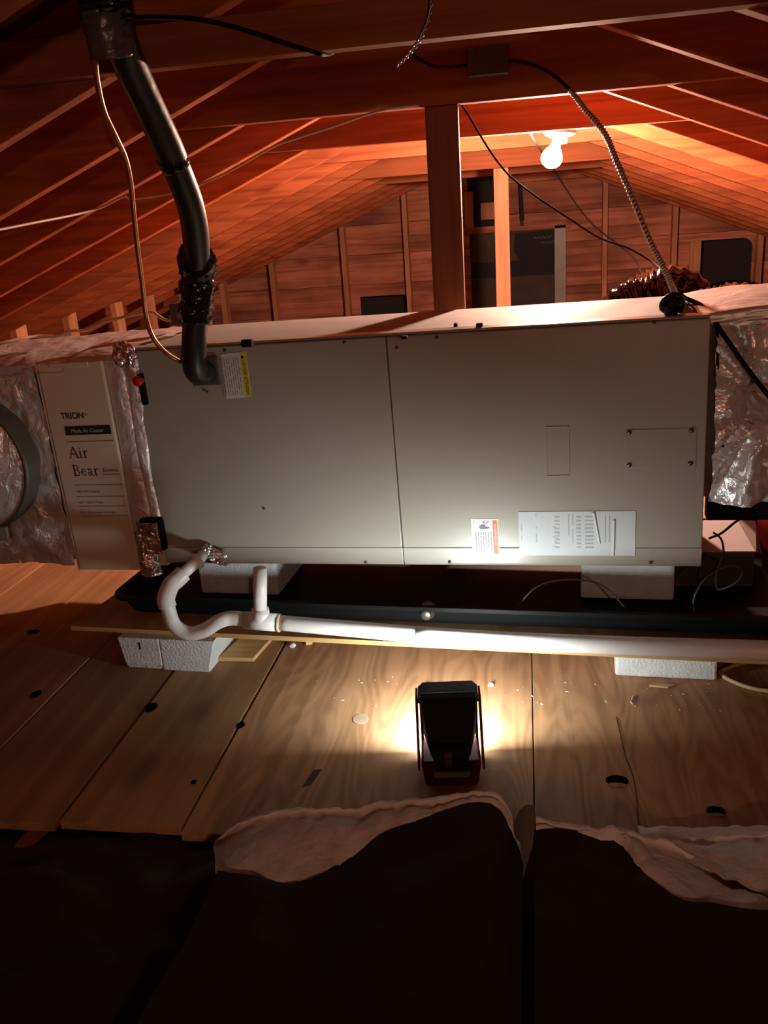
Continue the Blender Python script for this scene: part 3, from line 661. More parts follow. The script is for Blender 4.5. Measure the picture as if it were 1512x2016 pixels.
# crinkled flex runs on the far side
def flex(name, pts, r, label, seed):
    o = MB().tube(pts, r, 28, n=26, mod=lambda t, a, p: 1+.05*math.sin(t*len(pts)*34)+.10*(ridged(V((p.x*9+math.cos(a)*1.5, p.z*9+math.sin(a)*1.5, seed)), 3)-.5)).build(name, M['foildark'], None, smooth=True)
    tag(o, label, 'duct'); return o
flex('flex_duct', [(.44, 2.70, .45), (.48, 2.70, .66), (.56, 2.68, .715), (.66, 2.66, .69), (.80, 2.6, .50)], .072, 'crinkled foil flex duct with bright glints, lying just behind the air handler', 1.0)
flex('flex_duct', [(.30, 2.99, .40), (.31, 2.97, .66), (.40, 2.95, .735), (.50, 2.93, .72), (.58, 2.93, .5)], .085, 'dull foil flex duct arching farther back under the hanging cables', 5.0)
o = MB().tube([(1.15, 6.6, .28), (1.45, 6.7, .36), (1.75, 6.8, .30), (2.0, 6.9, .2)], .11, 24, n=12).build('black_duct', M['blackplastic'], None, smooth=True); tag(o, 'black round duct in front of the dark opening in the gable wall', 'duct')

# ------------------------------------------------------------------ base: foam blocks, plywood, drain pan
BM = Matrix(((math.cos(UY), -math.sin(UY), 0, N.x*UK), (math.sin(UY), math.cos(UY), 0, N.y*UK), (0, 0, 1, 0), (0, 0, 0, 1)))
BMI = BM.inverted()
def bz(px, py, z): return BMI @ on_z(px, py, z)
def pillow(mb, x0, x1, y0, y1, z0, z1, n=8, amp=.0015, seed=0): return mb.box(x0, x1, y0, y1, z0, z1)
def foamblock(pa, pb_, z0, z1, depth, label, chip=False):
    a, b = bz(*pa, z0), bz(*pb_, z0)
    o = empty('foam_block', matrix=BM @ Matrix.Translation((a.x, a.y, z0))); L = b.x-a.x; h = z1-z0
    tag(o, label, 'foam block', 'white foam blocks under the air handler')
    poly = [(0, 0), (L*.44, 0), (L*.45, .006), (L*.455, 0), (L, 0), (L, depth), (0, depth)] if chip else [(0, 0), (L, 0), (L, depth), (0, depth)]
    m = MB()
    if chip:
        n = len(poly); b0 = len(m.v)
        for z in (0.0, .014, h):
            for i, (p, q) in enumerate(poly):
                off = -.006 if z == .014 and i == 0 else 0
                m.v.append((p+(-.012 if i == 0 and z == h else 0)+(.022 if i in (4, 5) and z == h else 0)+(.004 if i == 0 and z == 0.0 else 0), q+(.004 if z == 0.0 and i < 3 else 0), z))
        m.f.append(tuple(b0+i for i in range(n))); m.f.append(tuple(b0+2*n+i for i in range(n)))
        for l in (0, 1):
            for i in range(n): j = (i+1) % n; m.f.append((b0+l*n+i, b0+l*n+j, b0+(l+1)*n+j, b0+(l+1)*n+i))
    else: m.box(0, L, 0, depth, 0, h)
    q = m.build('block', M['foam'], o, bevel=.006 if not chip else .003)
    return o
PZ = .098
fb = foamblock((250, 1315), (420, 1315), 0, PZ-.012, .20, 'chipped white foam block under the plywood, below the white drain trap', True)
q = BM.inverted() @ on_z(300, 1273, .05)
MB().box(.045, .049, -.001, .001, .055, .075).build('dent', M['hole'], fb)
foamblock((1211, 1331), (1408, 1331), 0, PZ-.012, .20, 'white foam block on the floor behind the long white pipe')
foamblock((397, 1168), (553, 1168), PZ+.010, VB-.001+.005, .22, 'foam block standing in the black pan beside the short open riser')
foamblock((1143, 1178), (1325, 1178), PZ+.010, VB-.001, .22, 'foam block standing in the black pan behind the thin looped tubing')
pa, pb_ = bz(140, 1232, PZ), bz(1500, 1297, PZ)
yy = lambda x: pa.y+(pb_.y-pa.y)*(x-pa.x)/(pb_.x-pa.x)
ply = empty('plywood_base', matrix=BM); tag(ply, 'plywood sheet with a pale cut edge under the black drain pan', 'plywood')
XR = 1.0
m = MB(); m.hexa([(pa.x, yy(pa.x), PZ-.012), (XR, yy(XR), PZ-.012), (XR, .70, PZ-.012), (pa.x+.06, .70, PZ-.012), (pa.x, yy(pa.x), PZ), (XR, yy(XR), PZ), (XR, .70, PZ), (pa.x+.06, .70, PZ)])
m.build('sheet', M['plank'], ply)
m = MB(); m.hexa([(pa.x, yy(pa.x)-.002, PZ-.012), (XR, yy(XR)-.002, PZ-.012), (XR, yy(XR), PZ-.012), (pa.x, yy(pa.x), PZ-.012), (pa.x, yy(pa.x)-.002, PZ), (XR, yy(XR)-.002, PZ), (XR, yy(XR), PZ), (pa.x, yy(pa.x), PZ)])
m.build('cut_edge', M['rawply'], ply)
# pan
pn = empty('drain_pan', matrix=BM); tag(pn, 'long shallow black plastic drain pan under the air handler', 'drain pan')
fl_ = bz(196, 1188, .152); q0, q1 = fl_.x, .80; e0 = -.035; e1 = .62; PT = .152; PB = PZ+.001
def ring(x0, x1, y0, y1, z, r=.05, n=5):
    out = []
    for cx, cy, a0 in ((x1-r, y0+r, -90), (x1-r, y1-r, 0), (x0+r, y1-r, 90), (x0+r, y0+r, 180)):
        for i in range(n+1): a = math.radians(a0+90*i/n); out.append((cx+r*math.cos(a), cy+r*math.sin(a), z))
    return out
rings = [ring(q0+.03, q1-.03, e0+.028, e1-.03, PB), ring(q0+.012, q1-.012, e0+.012, e1-.012, PT-.012), ring(q0, q1, e0, e1, PT-.010), ring(q0, q1, e0, e1, PT), ring(q0+.014, q1-.014, e0+.014, e1-.014, PT), ring(q0+.018, q1-.018, e0+.018, e1-.018, PT-.004), ring(q0+.036, q1-.036, e0+.036, e1-.036, PB+.004)]
m = MB(); k = len(rings[0])
for r in rings: m.v += r
for l in range(len(rings)-1):
    for i in range(k): j = (i+1) % k; m.f.append((l*k+i, l*k+j, (l+1)*k+j, (l+1)*k+i))
m.f.append(tuple(range(k))); m.f.append(tuple((len(rings)-1)*k+i for i in range(k)))
m.build('pan', M['blackplastic'], pn, bevel=0)
c = bz(832, 1226, .135); m = MB(); lathe(m, [(0, -.014), (.010, -.014), (.014, -.010), (.014, .004), (.019, .006), (.019, .03)], (c.x, e0+.010, .132), (0, 1, 0), 18); m.build('drain_plug', M['screw'], pn, smooth=True)
# thin tubes in the pan
def wire(name, pts, r, mat, label, cat='cable', n=8, seg=8, grp=None):
    o = MB().tube(pts, r, seg, n=n).build(name, M[mat], None, smooth=True); tag(o, label, cat, grp); return o
Yp = 1.90
wire('looped_tube', [on_y(985, 1208, 1.87), on_y(1020, 1190, 1.86), on_y(1050, 1160, 1.84), on_y(1085, 1145, 1.83), on_y(1130, 1141, 1.83), on_y(1180, 1150, 1.83), on_y(1215, 1178, 1.82), on_y(1235, 1204, 1.83)], .0022, 'tube', 'thin grey tubing arching in the black pan before a foam block', 'tubing')
wire('coiled_tube', [on_y(1366, 1207, 1.83), on_y(1366, 1180, 1.84), on_y(1380, 1150, 1.84), on_y(1405, 1126, 1.84), on_y(1440, 1113, 1.84), on_y(1460, 1124, 1.84), on_y(1454, 1142, 1.84), on_y(1432, 1156, 1.85), on_y(1412, 1158, 1.87), on_y(1412, 1125, 1.90), on_y(1424, 1090, 1.92), on_y(1420, 1062, 1.95), on_y(1404, 1048, 1.96)], .0026, 'tube', 'thin grey tubing curled in a loop past the end of the air handler', 'tubing')

# ------------------------------------------------------------------ white drain piping
dp = empty('condensate_drain', tuple(on_y(515, 1222, 1.70))); tag(dp, 'white plastic drain pipe with curved trap, tee and open riser', 'drain pipe')
def dpart(pts, r, name, mat='pvc', n=None, seg=20, **k): return rel(dp, MB().tube(pts, r, seg, n=n, **k), name, M[mat], smooth=True)
PR = .0172
o1 = V(UM @ P(402, 1090, -.012)); A1 = on_y(384, 1109, 1.79); A2 = on_y(357, 1132, 1.75); A3 = on_y(336, 1153, 1.72); A4 = on_y(327, 1178, 1.70); A5 = on_y(333, 1206, 1.695)
dpart([o1, A1, A2], PR*.82, 'outlet_pipe')
dpart([on_y(361, 1129, 1.752), A2*.5+A3*.5, A3, A4, on_y(330, 1195, 1.695)], PR*1.22, 'elbow', n=8)
dpart([on_y(392, 1103, 1.80), on_y(384, 1109, 1.79)], PR*1.1, 'coupling')
dpart([A4, A5, on_y(344, 1232, 1.69), on_y(371, 1247, 1.69), on_y(402, 1241, 1.69), on_y(430, 1224, 1.69), on_y(456, 1217, 1.70), on_y(486, 1220, 1.70)], PR, 'trap', n=10)
B1, B2 = on_y(480, 1221, 1.70), on_y(549, 1226, 1.70)
tee = dpart([B1, B2], PR*1.20, 'tee')
tc_ = on_y(515, 1223, 1.70)
dpart([tc_, V((tc_.x, tc_.y, tc_.z))+V((0, 0, .031))], PR*1.20, 'tee_branch')
dpart([tc_+V((0, 0, .028)), on_y(512, 1119, 1.70)], PR*.92, 'riser', mat='pvc')
dpart([on_y(546, 1226, 1.70), on_y(552, 1226.5, 1.70)], PR*1.24, 'primer_ring', 'pvclip')
run = [(549, 1226, 1.70), (700, 1239, 1.69), (830, 1250, 1.68), (1000, 1261, 1.66), (1200, 1270, 1.63), (1400, 1277, 1.60), (1600, 1284, 1.57)]
dpart([on_y(*q) for q in run], lambda t: PR*(1.04+.14*t), 'pipe', n=8)
dpart([on_y(820, 1252, 1.68), on_y(864, 1256, 1.677)], PR*1.30, 'coupling')

# ------------------------------------------------------------------ insulated refrigerant line and copper line
ls = empty('refrigerant_line', tuple(UM @ P(400, 742))); tag(ls, 'thick black insulated pipe bending down into the grey air handler', 'pipe')
def lpart(pts, r, name, mat, n=8, seg=20, **k): return rel(ls, MB().tube(pts, r, seg, n=n, **k), name, M[mat], smooth=True)
YL = lambda py: 1.42+.41*min(1, max(0, (py+40)/640.0))
PP = [(222, 30), (236, 75), (252, 120), (275, 172), (300, 225), (325, 278), (343, 320), (360, 362), (374, 402), (383, 445), (387, 490), (388, 530)]
lpart([on_y(x, y, YL(y)) for x, y in PP[:7]], .0285, 'foam_sleeve', 'rubber')
lpart([on_y(x, y, YL(y)) for x, y in PP[6:]], .0270, 'foam_sleeve', 'rubber')
lpart([on_y(388, 515, YL(515)), on_y(388, 560, 1.81), on_y(385, 620, 1.815), on_y(382, 680, 1.815), on_y(382, 712, 1.82), on_y(388, 732, 1.835), on_y(400, 735, 1.86), on_y(412, 732, 1.93)], .0275, 'foam_elbow', 'rubber')
lpart([on_y(388, 508, YL(508)), on_y(389, 530, 1.81), on_y(388, 560, 1.812), on_y(386, 590, 1.812), on_y(385, 632, 1.815)], .034, 'tape_wrap', 'tape', seg=28, n=14, mod=lambda t, a, p: (1.12-.12*t)+.16*(ridged(V((math.cos(a)*1.4, math.sin(a)*1.4, t*6)), 3)-.6))
lpart([on_y(335, 305, YL(305)), on_y(347, 328, YL(328))], .0292, 'joint_band', 'tape', n=4)
lpart([on_y(199, -30, 1.46), on_y(206, -5, 1.47), on_y(214, 40, 1.475)], .040, 'tape_wrap', 'tape', seg=28, n=14, mod=lambda t, a, p: 1+.14*(ridged(V((math.cos(a)*1.6, math.sin(a)*1.6, t*4)), 3)-.5))
lpart([on_y(202, 22, 1.462), on_y(212, 66, 1.466), on_y(222, 112, 1.475)], .0345, 'grey_wrap', 'collar', seg=24, n=10, mod=lambda t, a, p: 1+.08*(ridged(V((math.cos(a)*2, math.sin(a)*2, t*5)), 3)-.5))
cl_pts = [(188, 60, 1.49), (187, 120, 1.50), (192, 165, 1.52), (205, 220, 1.55), (228, 270, 1.58), (246, 310, 1.61), (257, 360, 1.64), (264, 430, 1.68), (272, 500, 1.72), (280, 560, 1.75), (287, 620, 1.78), (300, 662, 1.79), (325, 693, 1.80), (356, 713, 1.825)]
wire('copper_line', [on_y(*q) for q in cl_pts], .0052, 'copper', 'thin bare copper tube curving down beside the thick black pipe', 'copper tube', n=10, seg=12)

# ------------------------------------------------------------------ electrical boxes, cables
def eb(name, c, sx, sy, sz, label, mat='steel'):
    o = empty(name, c); tag(o, label, 'junction box')
    q = MB().box(-sx, sx, -sy, sy, -sz, sz).build('box', M[mat], o, bevel=.002)
    MB().box(-sx*.98, sx*.98, -sy-.003, -sy-.0005, -sz*.98, sz*.98).build('cover', M[mat], o, bevel=.001)
    for x, z in ((-.5, .5), (.5, -.5)): lathe(MB(), [(0, -.003), (.003, -.0025), (.004, 0)], (sx*x, -sy-.003, sz*z), (0, 1, 0), 8).build('screw', M['screw'], o)
    return o
c = on_y(961, 122, y2-.045); eb('junction_box', c, .050, .022, .032, 'dim metal junction box on the dark collar tie above the bulb')
c = on_z(352, 640, .806); c = V((c.x, 2.22, .806+.030)); c2 = on_y(357, 627, 2.20)
eb('junction_box', V((c2.x, 2.20, .833)), .020, .022, .028, 'small metal box on the unit top beside the black tape wrap')
pts = []
CL = 1.60
for x, y in ((-60, 462), (0, 452), (60, 440), (151, 422), (200, 408), (241, 388), (261, 392), (342, 379), (432, 347), (533, 291), (578, 274), (653, 250), (744, 219), (825, 207)):
    r = ray(x, y); k = (CL-.012-EYE.z)/(r.z-TR*r.x); p = EYE+r*k
    if p.y > y2-.03 or r.z-TR*r.x < 0: p = on_y(x, y, y2-.03)
    pts.append(p)
wire('white_cord', pts, .0032, 'cord', 'pale cord strung across the rafters behind the thick black pipe')
wire('yellow_cable', [on_y(x, y, Yq) for x, y, Yq in ((-60, 686, 2.02), (0, 676, 2.06), (40, 667, 2.10), (75, 662, 2.14), (112, 662, 2.16), (140, 652, 2.17), (170, 650, 2.18), (200, 636, 2.19), (232, 627, 2.2), (262, 620, 2.2), (298, 615, 2.2), (312, 622, 2.2), (326, 630, 2.2), (346, 629, 2.195))], .0042, 'romex', 'yellowish cable running along the foil duct top to a small box')
# twisted bare wires hanging from above
base = [(848, -20), (850, 10), (842, 45), (828, 75), (812, 98), (795, 118), (782, 129)]
cen = curve([on_y(x, y, 1.545) for x, y in base], 12)
tw = empty('twisted_wire', cen[-1]); tag(tw, 'pair of twisted wires with bare ends dangling before the nearest collar tie', 'wire')
for ph in (0, math.pi):
    rel(tw, MB().tube([p+V((math.cos(i*.55+ph)*.0022, 0, math.sin(i*.55+ph)*.0022)) for i, p in enumerate(cen)], .0016, 6), 'strand', M['armor'], smooth=True)
wire('black_cable', [on_y(x, y, Y(0)-.066) for x, y in ((238, 36), (300, 33), (380, 36), (440, 47), (500, 64), (560, 84), (605, 98), (628, 106))]+[on_y(640, 108, Y(0)-.03), on_y(655, 104, Y(0)+.0)], .0034, 'cable', 'black cable sagging across the nearest collar tie')
wire('black_cable', [on_y(x, y, y2-.028) for x, y in ((806, 100), (830, 120), (860, 131), (905, 130), (926, 126))], .0032, 'cable', 'dark cable running into the junction box above the post')
wire('black_cable', [on_y(x, y, Yq) for x, y, Yq in ((1000, 118, y2-.03), (1045, 126, y2-.03), (1090, 148, y2-.03), (1122, 176, y2-.035))], .0038, 'cable', 'dark cable leaving the junction box toward the metal conduit')
cp = curve([on_y(x, y, Yq) for x, y, Yq in ((1122, 176, y2-.035), (1150, 213, 2.36), (1190, 262, 2.34), (1215, 320, 2.31), (1245, 390, 2.28), (1280, 475, 2.24), (1308, 530, 2.20), (1326, 572, 2.17), (1330, 592, 2.15))], 60)
o = MB().tube(cp, .0070, 10, mod=lambda t, a, p: 1+.20*math.sin(t*480*1.05)).build('metal_conduit', M['armor'], None, smooth=True); tag(o, 'flexible ribbed metal conduit hanging from the collar tie to the unit top', 'conduit')
ck = [(895, 185, 2.40), (905, 200, 2.43), (930, 240, 2.46), (960, 290, 2.5), (985, 325, 2.53), (1010, 352, 2.56), (1060, 390, 2.6), (1120, 430, 2.62), (1180, 468, 2.62), (1240, 490, 2.6), (1290, 520, 2.5), (1315, 545, 2.35), (1328, 575, 2.2)]
wire('black_cable', [on_y(*q) for q in ck], .0028, 'cable', 'long black cable sagging from the thick post past the orange stud')
wire('black_cable', [on_y(*q) for q in ((1042, 258, 3.28), (1056, 283, 3.5), (1085, 325, 4.2), (1110, 365, 4.5), (1140, 410, 4.6), (1170, 445, 4.6), (1215, 480, 4.3), (1245, 505, 4.0), (1262, 535, 3.7))], .0040, 'cable', 'thin black cable drooping from beside the bulb toward the dull foil duct')
# connector clump on the unit
cn = empty('cable_connector', tuple(on_z(1325, 612, .812))); tag(cn, 'black lump of looped cable and metal fitting on the unit top under the conduit', 'connector')
g = V(cn.location); SC = .72
def gv(*q): return V(q)*SC
rel(cn, MB().tube([g+gv(*(-.030, .0, .005)), g+gv(*(-.026, -.004, .03)), g+gv(*(0, .0, .045)), g+gv(*(.024, .004, .028)), g+gv(*(.020, .01, .004)), g+gv(*(-.005, .006, -.002))], .0065, 10, n=8), 'cable_loop', M['tape'], smooth=True)
m = MB(); crumple(m, g+gv(*(-.004, .006, .014)), .0165, 1.1, .9, 1.0, 21, .5); rel(cn, m, 'tape_lump', M['tape'], smooth=True)
rel(cn, MB().tube([on_y(1330, 590, 2.15), g+gv(*(.004, .008, .035))], .012, 12), 'fitting', M['steel'], smooth=True)
wire('black_cable', [g+V((.015, .01, .03)), on_y(1352, 588, 2.02), on_y(1380, 601, 1.98), on_y(1402, 622, 1.90), on_y(1418, 650, 1.80), on_y(1438, 678, 1.79), on_y(1460, 710, 1.785), on_y(1490, 750, 1.78), on_y(1530, 800, 1.77)], .0050, 'cable', 'black cable from the connector lying over the wrinkled foil duct box')
wire('grey_cable', [on_y(1352, 596, 2.02), on_y(1385, 618, 1.93), on_y(1409, 640, 1.83), on_y(1413, 700, 1.815), on_y(1411, 780, 1.81), on_y(1408, 830, 1.81), on_y(1424, 880, 1.80)], .0028, 'cable', 'thin dark wire running down the end of the air handler')
wire('black_cable', [on_y(1396, 1060, 1.99), on_y(1420, 1050, 2.0), on_y(1445, 1030, 2.02), on_y(1470, 1012, 2.03)], .0030, 'cable', 'short dark cord in front of the pale carton')
wire('floor_cable', [on_z(x, y, .005) for x, y in ((1640, 1345), (1560, 1360), (1512, 1360), (1470, 1352), (1440, 1340), (1424, 1331), (1420, 1322), (1440, 1312), (1470, 1303))], .0048, 'romex', 'pale cable curling on the plywood floor beside a foam block')

# ------------------------------------------------------------------ cartons behind
ZC = .20
f0, f1, g0, g1 = on_z(1330, 1085, ZC), on_z(1487, 1085, ZC), on_z(1330, 1024, ZC), on_z(1452, 1024, ZC)
ct = empty('carton', (f0.x, f0.y, PZ+.006)); tag(ct, 'pale pinkish carton top catching light past the end of the air handler', 'carton')
m = MB(); zz = PZ+.006
m.hexa([(f0.x, f0.y, zz), (f1.x, f1.y, zz), (g1.x, g1.y, zz), (g0.x, g0.y, zz), (f0.x, f0.y, ZC-.002), (f1.x, f1.y, ZC-.002), (g1.x, g1.y, ZC-.002), (g0.x, g0.y, ZC-.002)]); rel(ct, m, 'body', M['board_shade'], bevel=.003)  # shade of the carton front is put into the dark body colour
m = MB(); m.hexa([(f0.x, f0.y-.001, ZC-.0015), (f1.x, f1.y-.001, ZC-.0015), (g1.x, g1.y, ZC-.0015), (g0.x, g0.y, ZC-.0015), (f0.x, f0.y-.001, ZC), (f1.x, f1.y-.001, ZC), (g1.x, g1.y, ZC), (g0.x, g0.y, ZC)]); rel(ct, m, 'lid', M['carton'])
k0, k1 = on_z(1500, 1085, ZC-.05), on_z(1488, 1024, ZC-.05)
m = MB(); m.hexa([(f1.x+.002, f1.y, ZC-.003), (k0.x, k0.y, ZC-.055), (k1.x, k1.y, ZC-.055), (g1.x+.002, g1.y, ZC-.003), (f1.x+.002, f1.y, ZC), (k0.x, k0.y, ZC-.052), (k1.x, k1.y, ZC-.052), (g1.x+.002, g1.y, ZC)]); rel(ct, m, 'flap', M['carton'])
a = on_z(1502, 1075, .12)
rb_ = empty('red_carton', (a.x, a.y, PZ+.006)); tag(rb_, 'dull red carton next to the pale carton at the frame edge', 'carton')
MB().box(0.01, .16, 0, .16, 0, .10).build('body', M['redbox'], rb_, bevel=.003); MB().box(.01, .16, -.001, .0, .09, .096).build('lid_edge', M['carton'], rb_)
bk = empty('under_duct_shade', matrix=UM)  # dark strip added as the shade under the duct box
MB().box(U1+.02, U1+.8, .10, .14, .325, .398).build('dark_band', M['blackplastic'], bk, bevel=.004); tag(bk, 'dark strip put in as shade beneath the foil duct box past the air handler end', 'board')

# ------------------------------------------------------------------ work light
wl = empty('work_light', matrix=Matrix.Translation(V((-.158, 1.415, 0))) @ Matrix.Rotation(math.radians(6.5), 4, 'Z')); tag(wl, 'black and red cordless work light standing on the plywood, facing the air handler', 'work light')
def hx(b0, b1, name, mat, parent=wl, bevel=.003, **k):            # bottom and top rectangles: (x0, x1, y0, y1, z)
    m = MB(); m.hexa([(b0[0], b0[2], b0[4]), (b0[1], b0[2], b0[4]), (b0[1], b0[3], b0[4]), (b0[0], b0[3], b0[4]), (b1[0], b1[2], b1[4]), (b1[1], b1[2], b1[4]), (b1[1], b1[3], b1[4]), (b1[0], b1[3], b1[4])])
    return m.build(name, M[mat], parent, bevel=bevel, **k)
hx((-.050, .050, -.062, .045, .001), (-.058, .058, -.050, .040, .046), 'base', 'toolred', bevel=.006)
for sd in (-1, 1):
    x = sd*.0622
    m = MB(); m.prism([(-.040, .022), (.012, .022), (.030, .085), (.072, .125), (.072, .139), (.035, .139)], 'x', x-.0022, x+.0022); m.build('side_arm', M['toolred'], wl, bevel=.001)
for x in (-.0565, .0510): MB().box(x, x+.0055, .028, .0495, .044, .134).build('bezel_side', M['toolblack'], wl, bevel=.001)
hd = MB(); hd.hexa([(-.036, -.048, .050), (.036, -.048, .050), (.052, .028, .060), (-.052, .028, .060), (-.055, .000, .152), (.055, .000, .152), (.056, .030, .154), (-.056, .030, .154)]); hd.build('head', M['toolblack'], wl, bevel=.006)
MB().box(-.0335, .0335, -.068, -.045, .040, .085).build('battery', M['toolblack'], wl, bevel=.004)
MB().box(-.012, .002, -.0705, -.0675, .050, .082).build('release_strip', M['toolslot'], wl, bevel=.001)
hx((-.033, .033, -.070, -.050, .026), (-.033, .033, -.069, -.050, .0385), 'rear_plate', 'toolplate', bevel=.002)
hx((-.050, .050, .0305, .0455, .053), (-.052, .052, .0305, .0455, .132), 'lens_housing', 'toolblack', bevel=.002)
hx((-.050, .050, .0458, .0488, .048), (-.0505, .0505, .0458, .0480, .132), 'lens', 'lens', bevel=.001)
MB().prism([(-.0595, .020), (.0595, .020), (.0595, .076), (.050, .093), (-.050, .093), (-.0595, .076)], 'z', .1335, .139).build('hood', M['toolblack'], wl, bevel=.0015)

# ------------------------------------------------------------------ floor bits
o = MB(); a = on_z(430, 1303, 0); o.prism([(0, 0), (.093, .002), (.115, .16), (.03, .15)], 'z', .001, .012)
wsx = o.build('wood_scrap', M['rawply'], None, bevel=.001); wsx.location = (a.x, a.y, 0); tag(wsx, 'pale wood offcut on the floor beside the chipped foam block', 'wood scrap')
def lump(name, px, py, r, mat, label, cat, sx=1, sy=1, sz=.8, seed=0):
    c = on_z(px, py, r*.5); m = MB(); crumple(m, c, r, sx, sy, sz, seed, .35, 12); o = m.build(name, M[mat], None); tag(o, label, cat)
lump('foam_crumb', 576, 1271, .0075, 'foam', 'white foam crumb at the plywood seam near the wood chunk', 'crumb', seed=2)
lump('foam_crumb', 844, 1347, .0050, 'foam', 'bright white foam crumb behind the work light, near its flat tan chip', 'crumb', seed=4)
lump('foam_crumb', 967, 1348, .0048, 'foam', 'small white crumb behind the work light, farther from the trap', 'crumb', seed=6)
a = on_z(608, 1268, 0); o = MB().box(-.009, .009, -.007, .007, 0, .013).build('wood_chunk', M['woodchip'], None, bevel=.0015); o.location = (a.x, a.y, .0005); o.rotation_euler = (0, 0, .5); tag(o, 'small yellow wood chunk beneath the drain tee', 'wood chip')
a = on_z(1305, 1353, 0); o = MB().prism([(-.03, 0), (-.005, .008), (.028, .004), (.01, -.006)], 'z', .0008, .005).build('bark_chip', M['woodchip'], None); o.location = (a.x, a.y, 0); tag(o, 'flat tan splinter in front of the foam block by the pipe', 'wood chip')
a = on_z(1247, 1388, 0); o = MB().tube([(a.x, a.y, .0015), (a.x-.004, a.y+.008, .0015), (a.x+.004, a.y+.035, .002)], .0018, 6).build('nail', M['chip'], None); tag(o, 'loose nail lying on the plywood floor', 'nail')
random.seed(11); m = MB()
for i in range(90):
    px, py = random.uniform(600, 1420), random.uniform(1290, 1400)
    c = on_z(px, py, 0)
    if c.y > 1.76: continue
    r = random.uniform(.0006, .0019); a = random.uniform(0, 3.1); l = random.uniform(1, 3)
    ca, sa = math.cos(a), math.sin(a)
    m.prism([(c.x+ca*r*l, c.y+sa*r*l), (c.x-sa*r, c.y+ca*r), (c.x-ca*r*l, c.y-sa*r*l), (c.x+sa*r, c.y-ca*r)], 'z', .0003, .0003+r*.8)
o = m.build('sawdust_debris', M['chip'], None); tag(o, 'tiny chips and sawdust scattered on the plywood behind the work light', 'debris', kind='stuff')

# ------------------------------------------------------------------ insulation batts in the foreground
def surf(rows, n_col, n_row, amp, seed, fuzz=0.0):
    """rows: list of rows of world points (same count); smooth interpolation and noise"""
    cols = [curve(r, n_col) for r in rows]
    k = len(cols[0]); out = []
    lines = [curve([c[i] for c in cols], n_row) for i in range(k)]
    nr = len(lines[0]); m = MB()
    for j in range(nr):
        for i in range(k):
            p = lines[i][j]; q = V((p.x*7+seed, p.y*7, p.z*7))
            d = amp*noise.noise(q)+amp*.5*noise.noise(q*2.3)
            if fuzz: d += fuzz*noise.noise(q*7)+fuzz*.6*noise.noise(q*16)
            m.v.append((p.x, p.y+d*.4, p.z+d))
    for j in range(nr-1):
        for i in range(k-1): m.f.append((j*k+i, j*k+i+1, (j+1)*k+i+1, (j+1)*k+i))
    return m
def batt(name, label, xs_, crest, bound, yc, yb_=None, zb_=None, near=None, seed=0):
    o = empty(name, tuple(on_y(xs_[len(xs_)//2], crest[len(xs_)//2], yc))); tag(o, label, 'insulation')
    C = [on_y(x, y, yc) for x, y in zip(xs_, crest)]
    B = [on_z(x, y, zb_) for x, y in zip(xs_, bound)]
    B = [on_z(x, y, max(zb_, c_.z-.012)) for x, y, c_ in zip(xs_, bound, C)]
    B = [V((p.x, min(p.y, yc-.02), p.z)) for p in B]
    back0 = [V((p.x*1.01, p.y+.055, -.012)) for p in C]; back1 = [V((p.x, p.y+.045, p.z*.55)) for p in C]
    cr2 = [V((p.x, p.y-.012, p.z-.004)) for p in C]
    md = [(a*.5+b*.5)+V((0, 0, .006)) for a, b in zip(C, B)]
    rel(o, surf([back0, back1, C, cr2, md, B], 6, 6, .012, seed, .005), 'fibreglass', M['fiber'], smooth=True)
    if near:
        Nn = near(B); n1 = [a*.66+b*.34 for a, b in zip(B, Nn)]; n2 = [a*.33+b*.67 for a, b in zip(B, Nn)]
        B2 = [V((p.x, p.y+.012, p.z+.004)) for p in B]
        rel(o, surf([B2, [p+V((0, 0, .006)) for p in n1], n2, Nn], 6, 10, .016, seed+3), 'kraft_shadow_facing', M['kraft'], smooth=True)  # dark facing stands in for the viewer's shadow falling on the batt
    return o
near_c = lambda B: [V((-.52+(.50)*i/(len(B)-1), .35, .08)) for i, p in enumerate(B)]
b1 = batt('insulation_batt', 'fibreglass batt with dark facing painted as a shadow, curled up before the work light', [424, 470, 520, 580, 640, 700, 760, 830, 900, 960, 990, 1012, 1030], [1652, 1618, 1603, 1594, 1590, 1592, 1578, 1566, 1561, 1556, 1572, 1610, 1650], [1740, 1744, 1745, 1745, 1728, 1690, 1658, 1628, 1612, 1604, 1612, 1650, 1690], 1.13, zb_=.105, near=near_c, seed=1)
tip = on_y(1036, 1584, 1.11)
q = MB(); w0, w1 = on_y(1004, 1680, 1.10), on_y(1082, 1690, 1.08)
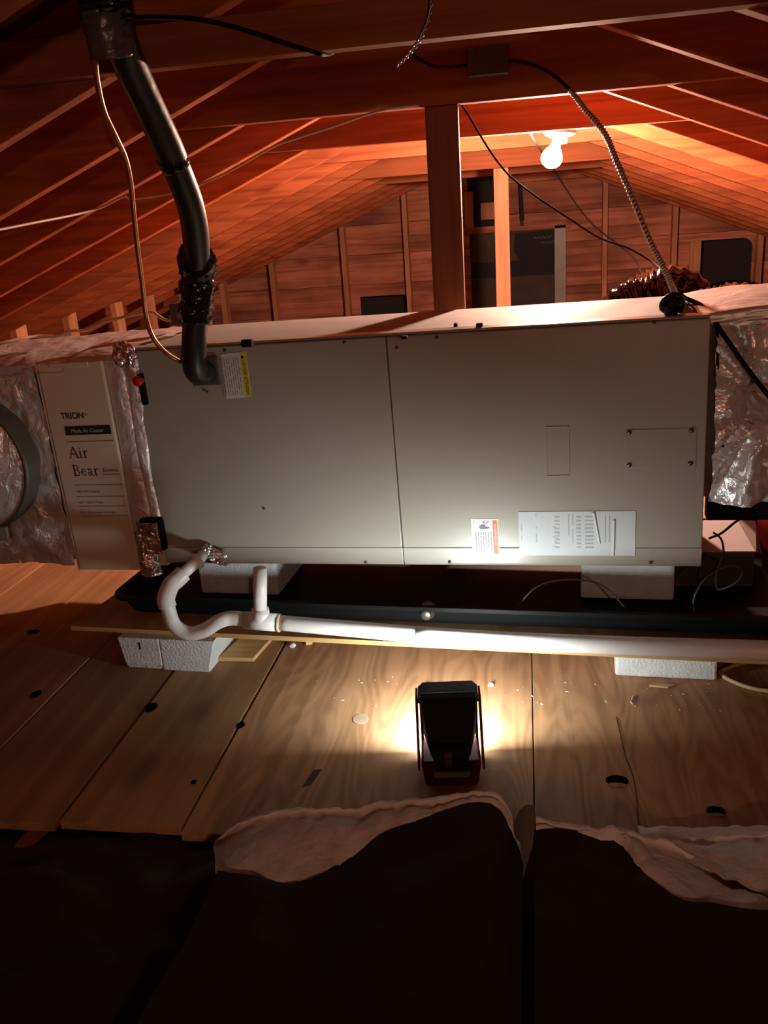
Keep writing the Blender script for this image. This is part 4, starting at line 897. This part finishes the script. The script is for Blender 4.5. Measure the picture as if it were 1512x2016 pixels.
q.v = [tuple(v) for v in (tip, tip+V((.012, .004, -.004)), on_y(1058, 1625, 1.10), on_y(1072, 1655, 1.09), w1, w1+V((.01, -.1, -.02)), w0+V((0, -.1, -.02)), w0, on_y(1008, 1650, 1.10), on_y(1014, 1615, 1.105), on_y(1022, 1595, 1.108), on_y(1040, 1640, 1.075))]
q.f = [(0, 1, 11), (1, 2, 11), (2, 3, 11), (3, 4, 11), (4, 5, 11), (5, 6, 11), (6, 7, 11), (7, 8, 11), (8, 9, 11), (9, 10, 11), (10, 0, 11)]
rel(b1, q, 'paper_flap', M['flap'], smooth=True)
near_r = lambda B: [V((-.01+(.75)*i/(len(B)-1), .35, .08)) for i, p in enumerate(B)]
batt('insulation_batt', 'fibreglass batt with a painted dark shadow around a wide pale patch', [1055, 1100, 1160, 1215, 1245, 1290, 1350, 1400, 1450, 1512, 1600, 1900], [1604, 1609, 1618, 1630, 1642, 1658, 1680, 1702, 1724, 1748, 1780, 1800], [1650, 1651, 1651, 1656, 1690, 1760, 1800, 1806, 1808, 1814, 1824, 1850], 1.13-.02, zb_=.105, near=near_r, seed=4)
batt('insulation_batt', 'pale bare fibreglass batt edge behind the torn one, under the knot holes', [1262, 1310, 1350, 1400, 1450, 1512, 1600, 1900], [1645, 1653, 1656, 1655, 1647, 1638, 1630, 1645], [1652, 1680, 1700, 1722, 1742, 1766, 1796, 1815], 1.19, zb_=.075, seed=7)
# sunken batt on the plank side
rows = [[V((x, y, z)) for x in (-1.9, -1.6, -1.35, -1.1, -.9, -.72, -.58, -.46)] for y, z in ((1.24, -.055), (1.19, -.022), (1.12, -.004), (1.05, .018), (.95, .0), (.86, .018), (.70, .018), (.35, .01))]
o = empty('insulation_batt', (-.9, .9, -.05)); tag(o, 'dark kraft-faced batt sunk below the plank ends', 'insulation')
rel(o, surf(rows, 8, 8, .030, 12), 'kraft_shadow_facing', M['kraft'], smooth=True)
rel(o, MB().box(-1.9, -.45, .36, 1.25, -.20, -.085), 'fibreglass', M['fiber'])

flush_text()
